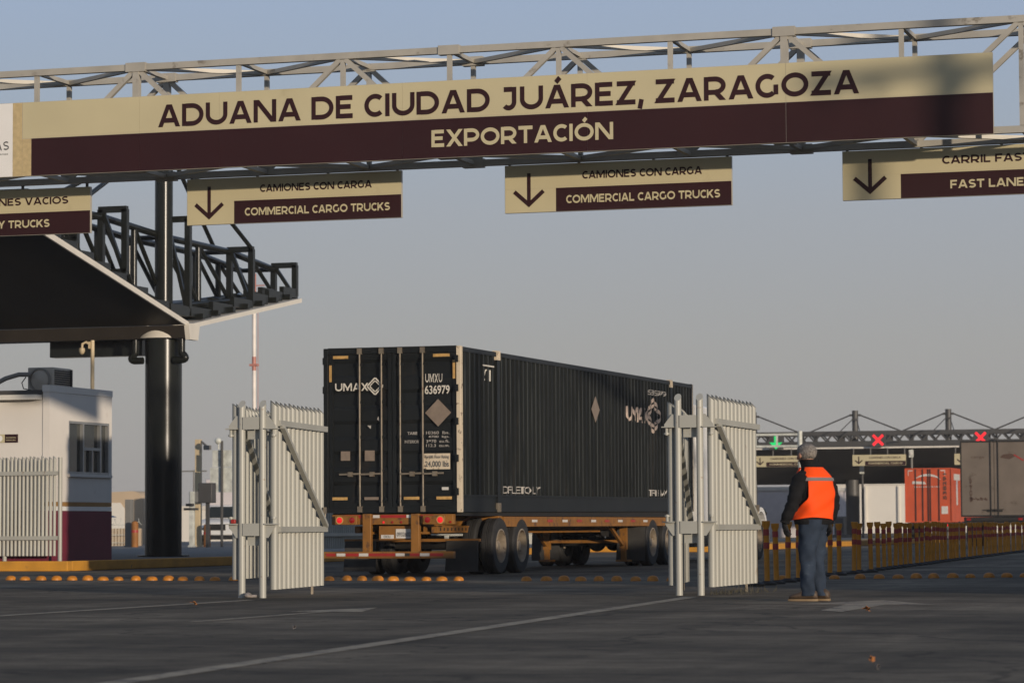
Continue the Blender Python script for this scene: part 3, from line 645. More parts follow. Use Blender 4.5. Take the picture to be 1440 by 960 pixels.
# ================================================================== ROAD STUDS
q = MB(); prof = [(.092, 0), (.090, .025), (.080, .050), (.055, .070), (.02, .078)]
q.lathe(prof, (0, 0, 0), (0, 0, 1), 20); stud0 = q.build('road_stud', 'stud', sharp=60)
ordn = ['first', 'second', 'third', 'fourth', 'fifth', 'sixth', 'seventh', 'eighth', 'ninth', 'tenth', 'eleventh', 'twelfth', 'thirteenth', 'fourteenth', 'fifteenth', 'sixteenth', 'seventeenth']
def stud(x, y, label, grp, first=[True]):
    o = stud0 if first[0] else stud0.copy()
    if not first[0]: COL.objects.link(o)
    first[0] = False
    o.location = (x, y, .001); o.rotation_euler = (0, 0, random.uniform(0, 6)); o.scale = (random.uniform(.85, 1.05), random.uniform(.85, 1.05), random.uniform(.8, 1.1)); tag(o, label, 'road stud', grp)
for i in range(16):
    t = i/15; stud(-23.0+t*(-18.55+23.0), 44.9-.45*t+random.uniform(-.05, .05), '%s sunlit orange dome stud from the left photo edge' % ordn[i], 'orange dome studs left of the gate')
for i in range(9):
    stud(-16.9+i*.268, 44.5+random.uniform(-.05, .05), '%s orange dome stud right of the left gate, under the truck rear' % ordn[i], 'orange dome studs behind the left gate')
for i in range(9):
    stud(-13.55+i*.287, 44.25+random.uniform(-.06, .06), '%s dull orange dome stud in the shade left of the right gate' % ordn[i], 'dull orange dome studs before the right gate')
for i in range(3):
    stud(-9.75+i*.33, 45.2+.4*i, '%s dull orange stud behind the front bollards beside the right gate' % ordn[i], 'dull studs among the bollards')
for i in range(11):
    stud(-8.72+i*.262, 46.2+.16*i+random.uniform(-.06, .06), '%s dull orange dome stud right of the standing man' % ordn[i], 'dull orange dome studs right of the man')

# ================================================================== CONTAINER
CX0, CX1, CY0, CL, CZ = -18.50, -16.0, 48.40, 16.5, 1.09     # left, right, rear, length, underside
H = 2.84; Wd = CX1-CX0
S = thing('shipping_container', (CX0, CY0, CZ), 'long dark navy corrugated shipping container with white lettering on its doors', 'container', None, 0, R(.22))
# local: x 0..Wd, y 0..CL, z 0..H
YP = (2.06, 2.22, 14.52, 14.68)     # the two pairs of faces of the intermediate posts
def corr(y):
    """depth of the corrugated wall below the outer skin at length y"""
    p = .262; t = (y % p)/p
    d = .029
    if t < .30: return 0
    if t < .46: return d*(t-.30)/.16
    if t < .84: return d
    return d*(1-(t-.84)/.16)
def brks(a, b):
    p = .262; out = [a]; k0 = int(a/p)-1
    for k in range(k0, int(b/p)+2):
        for t in (0, .20, .30, .46, .84):
            y = (k+t)*p
            if a+1e-4 < y < b-1e-4: out.append(y)
    return out+[b]
def wall_corr(xo, sgn, a, b, z0, z1, name):
    ys = brks(a, b); q = MB()
    for y0, y1 in zip(ys[:-1], ys[1:]):
        x0, x1 = xo-sgn*corr(y0+1e-6), xo-sgn*corr(y1-1e-6)
        q.cur = 1 if ((y0+1e-5) % .262)/.262 < .19 else 0  # front strip of each rib takes the painted highlight
        q.add([(x0, y0, z0), (x1, y1, z0), (x1, y1, z1), (x0, y0, z1)], [(0, 1, 2, 3)])
    return q.build(name, ['navyside', 'riblight'], S, sharp=15)
XO = Wd-.012
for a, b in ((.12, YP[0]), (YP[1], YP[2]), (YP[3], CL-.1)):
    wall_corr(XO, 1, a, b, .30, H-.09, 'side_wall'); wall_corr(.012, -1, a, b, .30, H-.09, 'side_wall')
for sx in (0, 1):
    x0, x1 = (0, .08) if sx == 0 else (Wd-.08, Wd)
    q = MB(); q.box(x0, x1, .12, CL-.1, H-.09, H-.01); q.build('top_rail', 'navy', S)
    q = MB(); q.box(x0+(.02 if sx == 0 else 0), x1-(.02 if sx else 0), .12, CL-.1, .045, .27); q.box(x0, x1, .12, CL-.1, .27, .30); q.box(x0, x1, .12, CL-.1, .002, .05); q.build('bottom_rail', 'navy', S)
    for a, b in ((YP[0], YP[1]), (YP[2], YP[3])):
        q = MB(); xx0, xx1 = (-.008, .07) if sx == 0 else (Wd-.07, Wd+.008); q.box(xx0, xx1, a, b, .16, H-.15); q.build('side_post', 'navy', S)
        for z0, z1 in ((0, .16), (H-.15, H+.015)):
            q = MB(); q.box(xx0-.006, xx1+.006, a-.02, b+.02, z0, z1)
            q.box(xx1+.004 if sx else xx0-.014, xx1+.014 if sx else xx0-.004, a+.03, a+.06, z0+.03, z1-.03); q.box(xx1+.004 if sx else xx0-.014, xx1+.014 if sx else xx0-.004, b-.06, b-.03, z0+.03, z1-.03); q.build('corner_casting', 'rod' if z0 == 0 else 'cream', S)
q = MB(); q.box(.08, Wd-.08, .12, CL-.1, H-.05, H-.02); q.build('roof', 'navy', S)
q = MB(); q.box(.08, Wd-.08, .12, CL-.1, .10, .14)
for i in range(27): q.box(.08, Wd-.08, .4+i*.6, .46+i*.6, 0.0, .10)
q.build('floor_frame', 'dark', S)
# rear frame
for x0, x1, m in ((0, .085, 'navy'), (Wd-.075, Wd+.004, 'cream')):
    q = MB(); q.box(x0, x1, 0, .12, .0, H); 
    o = q.build('corner_post', m, S, bevel=.006)
for z in (.35, .92, 1.55, 2.12, 2.62):
    q = MB(); q.box(Wd-.09, Wd-.035, -.03, .02, z-.06, z+.06); q.build('door_hinge', 'navy', S)
    q = MB(); q.box(-.004, .06, -.03, .02, z-.06, z+.06); q.build('door_hinge', 'navy', S)
q = MB(); q.box(.086, Wd-.076, 0, .12, H-.10, H+.005); q.build('rear_header', 'navy', S)
q = MB(); q.box(.086, Wd-.076, 0, .12, 0, .10); q.build('rear_sill', 'navy', S)
q = MB(); q.box(0, Wd, CL-.1, CL, 0, H); q.build('front_wall', 'navy', S)
q = MB(); q.box(Wd-.07, Wd+.004, CL, CL+.07, 0, H-.01); q.build('corner_post', 'cream', S)
# doors
dz0, dz1 = .105, H-.105
def door(x0, x1):
    q = MB(); zs = [dz0]; n = 5; p = (dz1-dz0)/n; prof = []
    for i in range(n):
        z = dz0+i*p; prof += [(.0, z), (.0, z+.18*p), (.028, z+.30*p), (.028, z+.70*p), (.0, z+.82*p)]
    prof.append((0, dz1))
    for (d0, z0), (d1, z1) in zip(prof[:-1], prof[1:]): q.add([(x0+.07, .05+d0, z0), (x1-.07, .05+d0, z0), (x1-.07, .05+d1, z1), (x0+.07, .05+d1, z1)], [(0, 1, 2, 3)])
    q.box(x0, x0+.07, .03, .09, dz0, dz1); q.box(x1-.07, x1, .03, .09, dz0, dz1); q.box(x0+.07, x1-.07, .03, .09, dz0, dz0+.05); q.box(x0+.07, x1-.07, .03, .09, dz1-.05, dz1)
    return q.build('door', 'navy', S, sharp=20)
DL = door(.09, Wd/2-.006); DR = door(Wd/2+.006, Wd-.08)
rods = [(.67, DL), (1.07, DL), (1.41, DR), (1.82, DR)]
for x, D in rods:
    q = MB(); q.tube((x, -.012, .06), (x, -.012, H-.05), .017, 12); q.build('lock_rod', 'rod', D)
    for z in (.20, .72, 1.30, 1.90, 2.55):
        q = MB(); q.box(x-.045, x+.05, -.022, .03, z-.025, z+.025); q.build('rod_bracket', 'navy', D)
    for z in (.06, H-.06):
        q = MB(); q.box(x-.04, x+.04, -.035, .03, z-.05, z+.05); q.build('rod_keeper', 'rod', D)
for x0, x1, D in ((.30, .66, DL), (.70, 1.06, DL), (1.42, 1.80, DR), (1.84, 2.2, DR)):
    q = MB(); q.bar((x0, -.03, .66), (x1, -.03, .67), .018, .03); q.box((x0+x1)/2-.02, (x0+x1)/2+.05, -.05, .028, .62, .70); q.build('lock_handle', 'rod', D)
def loc_front(y): return lambda x, z, k: (x, y-.0008*k, z)
def smark(name, m, parent, x0, x1, z0, z1, y=.022, t=.004):
    q = MB(); q.box(x0, x1, y, y+t, z0, z1); return q.build(name, m, parent)
# reflective tape
for x0, x1, z0, z1, D, m in ((.17, .45, 2.66, 2.71, DL, 'amber'), (.10, .145, 2.26, 2.55, DL, 'amber'), (Wd-.50, Wd-.20, 2.66, 2.71, DR, 'amber'), (Wd-.145, Wd-.10, 2.28, 2.60, DR, 'amber'),
                             (.15, .43, .22, .27, DL, 'amber'), (.74, 1.0, .22, .27, DL, 'bronze'), (1.46, 1.74, .22, .27, DR, 'amber'), (2.05, 2.33, .22, .27, DR, 'amber')):
    smark('reflective_tape', m, D, x0, x1, z0, z1, .024)
# door writing: stencil, maker's mark, placards
ofs = Vector((CX0, CY0, CZ))
def ftext(text, m, par, x0, x1, z0, z1, y=.020, bold=0.0):
    return font_mesh('lettering', text, m, par, x0+ofs.x, x1+ofs.x, z0+ofs.z, z1+ofs.z, lambda x, z, k: (x, y+ofs.y, z), bold)
def emblem(q, cx, cz, rx, rz, fn):
    """ring of eight chevron bars and four corner diamonds around an open centre"""
    for a in range(4):
        ca, sa = math.cos(a*math.pi/2), math.sin(a*math.pi/2)
        def pt(u, v): 
            x_, z_ = u*ca-v*sa, u*sa+v*ca
            return fn(cx+x_*rx, cz+z_*rz, 0)
        for (u0, v0, u1, v1, w) in ((1.0, 0.02, .52, .50, .17), (.66, .02, .36, .32, .14), (.50, .52, .04, .98, .17), (.33, .35, .03, .65, .14)):
            dx, dy = u1-u0, v1-v0; L_ = math.hypot(dx, dy); nx, ny = -dy/L_*w/2-w*.35*0, dx/L_*w/2
            q.poly([pt(u0-nx, v0-ny), pt(u1-nx, v1-ny), pt(u1+nx, v1+ny), pt(u0+nx, v0+ny)])
q = MB(); letters(q, 'UMAX', .21, .82, 2.10, 2.235, loc_front(.018), w=.20, gap=.12); emblem(q, .945, 2.175, .145, .145, loc_front(.018)); q.build('makers_mark', 'paint', DL, fix=False)
q = MB(); letters(q, 'UMXU', 1.86, 2.17, 2.22, 2.37, loc_front(.018), w=.17, gap=.16); q.build('lettering', 'paint', DR, fix=False); ftext('636979', 'paint', DR, 1.85, 2.30, 2.02, 2.17, bold=.02)
q = MB(); cx, cz, r_ = 2.09, 1.70, .235; q.prism([(cx-r_, .022, cz), (cx, .022, cz-r_), (cx+r_, .022, cz), (cx, .022, cz+r_)], (0, -.008, 0)); pl = q.build('placard', 'bronze', DR)
q = MB(); q.prism([(cx-.13, .011, cz-.004), (cx+.13, .011, cz-.004), (cx+.13, .011, cz+.004), (cx-.13, .011, cz+.004)], (0, .002, 0)); q.build('placard_latch', 'rod', pl)
ftext('TARE', 'paintdim', DR, 1.53, 1.71, 1.33, 1.38, bold=.02)
ftext('INTERIOR', 'paintdim', DR, 1.48, 1.74, 1.185, 1.235, bold=.01)
for i, s_ in enumerate(('10360  lbs.', '4700  kgs.', '3970  cu.ft.', '112.3  cu.m.')):
    ftext(s_, 'paintdim', DR, 1.87+(.04 if i == 1 else 0), 2.29, 1.335-.073*i, 1.385-.073*i, bold=.01)
pk = smark('rating_plate', 'cream', DR, 1.825, 2.30, .735, 1.005, .024)
ftext('Forklift Floor Rating', 'ink', pk, 1.85, 2.28, .905, .975, .018, .01); ftext('24,000 lbs', 'ink', pk, 1.85, 2.28, .76, .875, .018, .02)
for x0, x1, z0, z1, D, m in ((.31, .48, .90, 1.06, DL, 'bronze'), (.75, .93, .89, 1.07, DL, 'bronze'), (2.15, 2.27, .38, .43, DR, 'white')):
    smark('sticker', m, D, x0, x1, z0, z1, .022)
q = MB(); q.poly([(.80, .02, 1.50), (.86, .02, 1.44), (.87, .02, 1.50)]); q.poly([(.98, .02, 1.60), (1.03, .02, 1.56), (1.0, .02, 1.66)]); q.build('sticker', 'paintdim', DL, fix=False)
# side writing laid onto the corrugation
def on_side(q, name, m):
    """cut the flat lettering at every corrugation edge and lay it on the ribs"""
    bm = bmesh.new(); vs = [bm.verts.new(v) for v in q.v]
    for f_ in q.f: bm.faces.new([vs[i] for i in f_])
    a, b = min(v.y for v in q.v), max(v.y for v in q.v)
    for y in brks(a-.1, b+.1):
        bmesh.ops.bisect_plane(bm, geom=bm.verts[:]+bm.edges[:]+bm.faces[:], plane_co=(0, y, 0), plane_no=(0, 1, 0))
    for v in bm.verts: v.co.x = XO-corr(v.co.y)+.004+(v.co.x-Wd)
    me = bpy.data.meshes.new(name); bm.to_mesh(me); bm.free(); me.materials.append(M[m])
    o = bpy.data.objects.new(name, me); COL.objects.link(o); o.parent = S
def side_fn(x, z, k): return (Wd+.0006*k, x, z)
def side_font(text, m, y0, y1, z0, z1, bold=.0):
    t = font_mesh('tmp', text, m, S, y0, y1, z0, z1, lambda x, z, k: (Wd+S.location.x, x+S.location.y, z+S.location.z), bold)
    q = MB(); q.v = [v.co.copy() for v in t.data.vertices]; q.f = [list(p.vertices) for p in t.data.polygons]
    bpy.data.objects.remove(t); on_side(q, 'lettering', m)
q = MB(); letters(q, 'UMAX', 10.95, 12.70, 1.86, 2.17, side_fn, w=.20, gap=.12); emblem(q, 13.15, 2.03, .60, .36, side_fn); on_side(q, 'makers_mark', 'logo')
side_font('636979', 'paintdim', 12.7, 14.2, 2.47, 2.58, 0); side_font('DFLETOLY', 'paintdim', 2.42, 4.75, .33, .46); side_font('TRIFIW', 'paintdim', 12.7, 14.2, .33, .46)
side_font('/1', 'paint', 1.35, 1.80, 2.30, 2.50, 0)
q = MB(); q.prism([(Wd+.004, 1.25, 2.55), (Wd+.004, 1.9, 2.55), (Wd+.004, 1.9, 2.575), (Wd+.004, 1.25, 2.575)], (-.004, 0, 0)); q.build('stencil_bar', 'paint', S)
q = MB(); cy, cz = 8.5, 2.02; q.prism([(Wd, cy-.30, cz), (Wd, cy, cz-.26), (Wd, cy+.30, cz), (Wd, cy, cz+.26)], (.006, 0, 0)); q.build('placard', 'bronze', S)

# ================================================================== CHASSIS
T = thing('container_chassis', (-17.25, 56, 0), 'rusty orange container chassis trailer carrying the dark container', 'trailer')
q = MB(True)
for x in (-17.72, -16.72): 
    q.box(x-.07, x+.07, 48.55, 62.6, .98, 1.03); q.box(x-.07, x+.07, 48.55, 59.5, .72, .76); q.box(x-.012, x+.012, 48.55, 62.6, .76, .98)
for y in (50.2, 52.6, 54.8, 57.0, 59.0, 61.6): q.box(-17.65, -16.79, y-.05, y+.05, .80, .98)
for y in (50.75, 63.0): q.box(-18.45, -16.05, y-.1, y+.1, .94, 1.03)
q.box(-17.79, -16.65, 62.4, 64.8, .97, 1.06)
q.build('frame', 'chassis', T)
q = MB(True); q.prism([(-18.40, 48.6, 1.032), (-18.40, 64.8, 1.032), (-18.40, 64.8, 1.149), (-18.40, 48.6, 1.087)], (2.34, 0, 0)); q.build('deck', 'dark', T)
q = MB(True); q.box(-16.08, -16.02, 50.9, 62.8, .84, 1.02); q.box(-18.48, -18.42, 50.9, 62.8, .84, 1.02); q.build('side_rail', 'chassis', T)
for i in range(9):
    q = MB(True); y = 52.6+i*1.0; q.box(-16.018, -16.014, y, y+.34, .92, .965); q.build('reflective_tape', 'red' if i % 2 else 'white', T)
q = MB(True); q.box(-18.36, -16.15, 48.42, 48.56, .885, 1.06); q.build('rear_bolster', 'chassis', T, bevel=.008)
q = MB(True)
for x in (-17.70, -16.82): q.box(x-.075, x+.075, 48.36, 48.47, .41, 1.07)
q.build('bumper_post', 'chassis', T, bevel=.008)
q = MB(True); q.box(-18.50, -16.12, 48.34, 48.46, .305, .425); q.build('bumper_bar', 'chassis', T, bevel=.008)
cols_ = [('red', .0, .17), ('white', .19, .35), ('red', .36, .60), ('white', .60, .77), ('red', .78, 1.26), ('white', 1.27, 1.43), ('flap', 1.44, 1.52), ('red', 1.53, 1.70), ('white', 1.71, 1.88), ('red', 1.89, 2.13)]
for m, a, b in cols_:
    q = MB(True); q.box(-18.43+a, -18.43+b, 48.334, 48.339, .345, .395); q.build('reflective_tape', m, T)
for m, a, b in (('red', -18.12, -17.79), ('white', -17.60, -17.48), ('red', -17.46, -17.0), ('white', -16.99, -16.90), ('red', -16.73, -16.50)):
    q = MB(True); q.box(a, b, 48.412, 48.418, 1.0, 1.05); q.build('reflective_tape', m, T)
for x in (-18.06, -16.46):
    q = MB(True); q.box(x-.20, x+.20, 48.30, 48.41, .885, 1.04); bx = q.build('light_box', 'chassis', T, bevel=.008)
    for dx in (-.11, .12):
        lit = (x < -17 and dx < 0) or (x > -17 and dx > 0)
        q = MB(True); q.lathe([(.068, 0), (.068, -.012), (.052, -.012), (.052, 0)], (x+dx, 48.30, .962), (0, 1, 0), 22, True); q.build('lamp_ring', 'amber' if lit else 'chassis', bx)
        q = MB(True); q.lathe([(.055, .0), (.05, -.012), (.02, -.022)], (x+dx, 48.298, .962), (0, 1, 0), 20); q.build('tail_light', 'lamp' if lit else 'lampdark', bx)
for x in (-17.41, -17.25, -17.09, -16.2):
    q = MB(True); q.lathe([(.022, 0), (.018, -.012), (.006, -.016)], (x, 48.418, .925), (0, 1, 0), 12); q.build('marker_lamp', 'lampdark' if x > -17.3 else 'lamp', T)
q = MB(True); q.box(-17.52, -16.93, 48.5, 48.75, .62, .86); cb_ = q.build('plate_box', 'chassis', T)
q = MB(True); q.box(-17.21, -16.92, 48.485, 48.498, .65, .81); lp = q.build('licence_plate', 'white', cb_)
font_mesh('lettering', '0932602', 'ink', lp, -17.19, -16.94, .68, .755, lambda x, z, k: (x, 48.481, z), .02)
q = MB(True); q.box(-17.48, -17.25, 48.485, 48.498, .645, .71); lp = q.build('number_plate', 'white', cb_)
font_mesh('lettering', 'OCU', 'ink', lp, -17.43, -17.31, .655, .70, lambda x, z, k: (x, 48.481, z), .02)
# slider rails with holes, flap hangers, suspension
for x in (-16.55, -17.95):
    q = MB(True); q.box(x-.05, x+.05, 48.6, 52.9, .74, .86); sr = q.build('slider_rail', 'chassis', T)
    q = MB(True)
    for i in range(20): q.box(x-.053, x+.053, 48.75+i*.2, 48.81+i*.2, .775, .825)
    q.build('slider_holes', 'dark', sr)
q = MB(True); q.box(-18.5, -16.0, 49.42, 49.50, .585, .635); q.build('flap_hanger', 'chassis', T)
for x0, x1 in ((-16.60, -16.02), (-18.48, -17.90)):
    q = MB(True); q.prism([(x0, 49.40, .60), (x1, 49.40, .60), (x1+.01, 49.34, .07), (x0-.01, 49.34, .07)], (0, .015, 0)); q.build('mud_flap', 'flap', T)
def wheel(parent, name, x, y, side, r=.50, w=.26, rim='rim', z=None):
    """wheel with a deep dished rim; side +1 faces +X"""
    z = r if z is None else z
    q = MB(True); c = (x, y, z); ax = (side, 0, 0); h = w/2
    q.lathe([(r*.60, -h*.9), (r*.80, -h), (r*.95, -h*.92), (r, -h*.68), (r, -h*.2), (r*.982, -h*.17), (r*.982, -h*.07), (r, -h*.04), (r, h*.04), (r*.982, h*.07), (r*.982, h*.17), (r, h*.2), (r, h*.68), (r*.95, h*.92), (r*.80, h), (r*.60, h*.9)], c, ax, 40, True)
    t = q.build('tyre', 'rubber', parent, sharp=28)
    q = MB(True); q.lathe([(r*.60, h*.55), (r*.605, h*.95), (r*.56, h*.98), (r*.53, h*.55), (r*.50, -h*.1), (r*.36, -h*.25), (r*.30, -h*.1), (r*.20, -h*.05), (r*.19, h*.5), (r*.16, h*.62), (.003, h*.64)], c, ax, 36, True)
    rm = q.build('rim', rim, t)
    q = MB(True)
    for i in range(10):
        a = 2*math.pi*i/10; yy, zz = y+r*.29*math.cos(a), z+r*.29*math.sin(a); q.tube((x-side*h*.12, yy, zz), (x+side*h*.12, yy, zz), .016, 6)
    for i in range(5):
        a = 2*math.pi*i/5+.3; yy, zz = y+r*.43*math.cos(a), z+r*.43*math.sin(a); q.tube((x-side*h*.17, yy, zz), (x-side*h*.08, yy, zz), .038, 8)
    q.build('wheel_nuts', 'dark', t)
for y in (50.72, 51.97):
    for s_, xo, xi in ((1, -16.14, -16.47), (-1, -18.36, -18.03)):
        wheel(T, 'wheel', xo, y, s_); wheel(T, 'wheel', xi, y, s_)
    q = MB(True); q.tube((-18.2, y, .5), (-16.3, y, .5), .07, 12); q.build('axle', 'dark', T)
    q = MB(True); 
    for x in (-17.72, -16.78): q.box(x-.05, x+.05, y-.5, y+.5, .60, .68)
    q.build('leaf_spring', 'dark', T)
for x in (-18.05, -16.38):
    q = MB(True); q.box(x-.07, x+.07, 60.28, 60.42, .35, 1.0); q.box(x-.05, x+.05, 60.30, 60.40, .14, .35); q.box(x-.13, x+.13, 60.18, 60.52, .10, .14); q.bar((x, 59.0, .95), (x, 60.25, .45), .06); q.build('landing_leg', 'chassis', T)
q = MB(True); q.bar((-18.0, 60.35, .52), (-16.4, 60.35, .52), .06); q.build('landing_crossbar', 'chassis', T)

# ================================================================== TRACTOR
T = thing('truck_tractor', (-17.25, 66, 0), 'white truck tractor hidden ahead of the dark container, front wheel arch showing', 'truck')
q = MB(True)
for x in (-17.7, -16.8): q.box(x-.05, x+.05, 59.9, 73.0, .62, .90)
for y in (60.3, 62.0, 64.5, 67, 69.5, 72.5): q.box(-17.65, -16.85, y-.06, y+.06, .66, .86)
q.build('frame', 'dark', T)
q = MB(True); q.lathe([(.5, 0), (.5, .06), (.1, .08)], (-17.25, 61.9, .92), (0, 0, 1), 24); q.build('fifth_wheel', 'dark', T)
for y in (61.4, 62.75):
    for s_, xo, xi in ((1, -16.14, -16.47), (-1, -18.36, -18.03)):
        wheel(T, 'wheel', xo, y, s_); wheel(T, 'wheel', xi, y, s_)
    q = MB(True); q.tube((-18.2, y, .5), (-16.3, y, .5), .08, 12); q.ball((-17.25, y, .5), .2, .2, .2); q.build('axle', 'dark', T)
for x0, x1 in ((-16.62, -16.02), (-18.48, -17.88)):
    q = MB(True); q.prism([(x0, 60.72, .82), (x1, 60.72, .82), (x1+.01, 60.66, .12), (x0-.01, 60.66, .12)], (0, .015, 0)); q.build('mud_flap', 'flap', T)
for s_, x in ((1, -16.15), (-1, -18.35)):
    wheel(T, 'wheel', x, 71.75, s_, .5, .28)
    q = MB(True); q.tube((x-.25*s_, 65.9, .65), (x-.25*s_, 67.6, .65), .30, 20); q.build('fuel_tank', 'chrome', T)
    q = MB(True); pts = []
    for i in range(13):
        a = math.pi*i/12; pts.append((71.75+.66*math.cos(a), .52+.66*math.sin(a)))
    for (ya, za), (yb, zb_) in zip(pts[:-1], pts[1:]):
        q.prism([(x+.17*s_, ya, za), (x+.17*s_, yb, zb_), (x+.17*s_, 71.75+(yb-71.75)*1.16, .52+(zb_-.52)*1.16), (x+.17*s_, 71.75+(ya-71.75)*1.16, .52+(za-.52)*1.16)], (-.42*s_, 0, 0))
    q.build('fender', 'cabwhite', T, sharp=20)
q = MB(True); q.prism([(-18.4, 66.0, .9), (-18.4, 69.6, .9), (-18.4, 69.9, 2.0), (-18.4, 69.3, 2.75), (-18.4, 67.8, 3.55), (-18.4, 66.0, 3.6)], (2.25, 0, 0)); cabn = q.build('cab', 'cabwhite', T, bevel=.06)
q = MB(True); q.prism([(-16.148, 68.3, 1.9), (-16.148, 69.5, 1.9), (-16.148, 69.0, 2.6), (-16.148, 68.3, 2.6)], (.006, 0, 0)); q.prism([(-18.402, 68.3, 1.9), (-18.402, 69.5, 1.9), (-18.402, 69.0, 2.6), (-18.402, 68.3, 2.6)], (-.006, 0, 0)); q.build('side_window', 'glass', cabn)
q = MB(True); q.prism([(-18.2, 69.88, 2.08), (-16.35, 69.88, 2.08), (-16.35, 69.36, 2.72), (-18.2, 69.36, 2.72)], (0, .03, .03)); q.build('windscreen', 'glass', cabn)
q = MB(True); q.prism([(-18.05, 69.92, .9), (-18.05, 72.9, .8), (-18.05, 73.0, 1.55), (-18.05, 72.6, 1.75), (-18.05, 69.92, 1.98)], (1.6, 0, 0)); q.build('bonnet', 'cabwhite', T, bevel=.06)
q = MB(True); q.box(-17.8, -16.7, 73.0, 73.04, .9, 1.5); q.build('radiator_grille', 'chrome', T)
q = MB(True); q.box(-18.4, -16.1, 73.05, 73.3, .35, .75); q.build('front_bumper', 'chrome', T, bevel=.04)
for x in (-18.3, -16.2):
    q = MB(True); q.tube((x*.6-6.9, 65.75, 1.2), (x*.6-6.9, 65.75, 3.7), .07, 14); q.build('exhaust_stack', 'greypost', T)
    q = MB(True); q.ball((x, 72.85, 1.15), .12, .1, .12); q.build('headlight', 'glass', T)

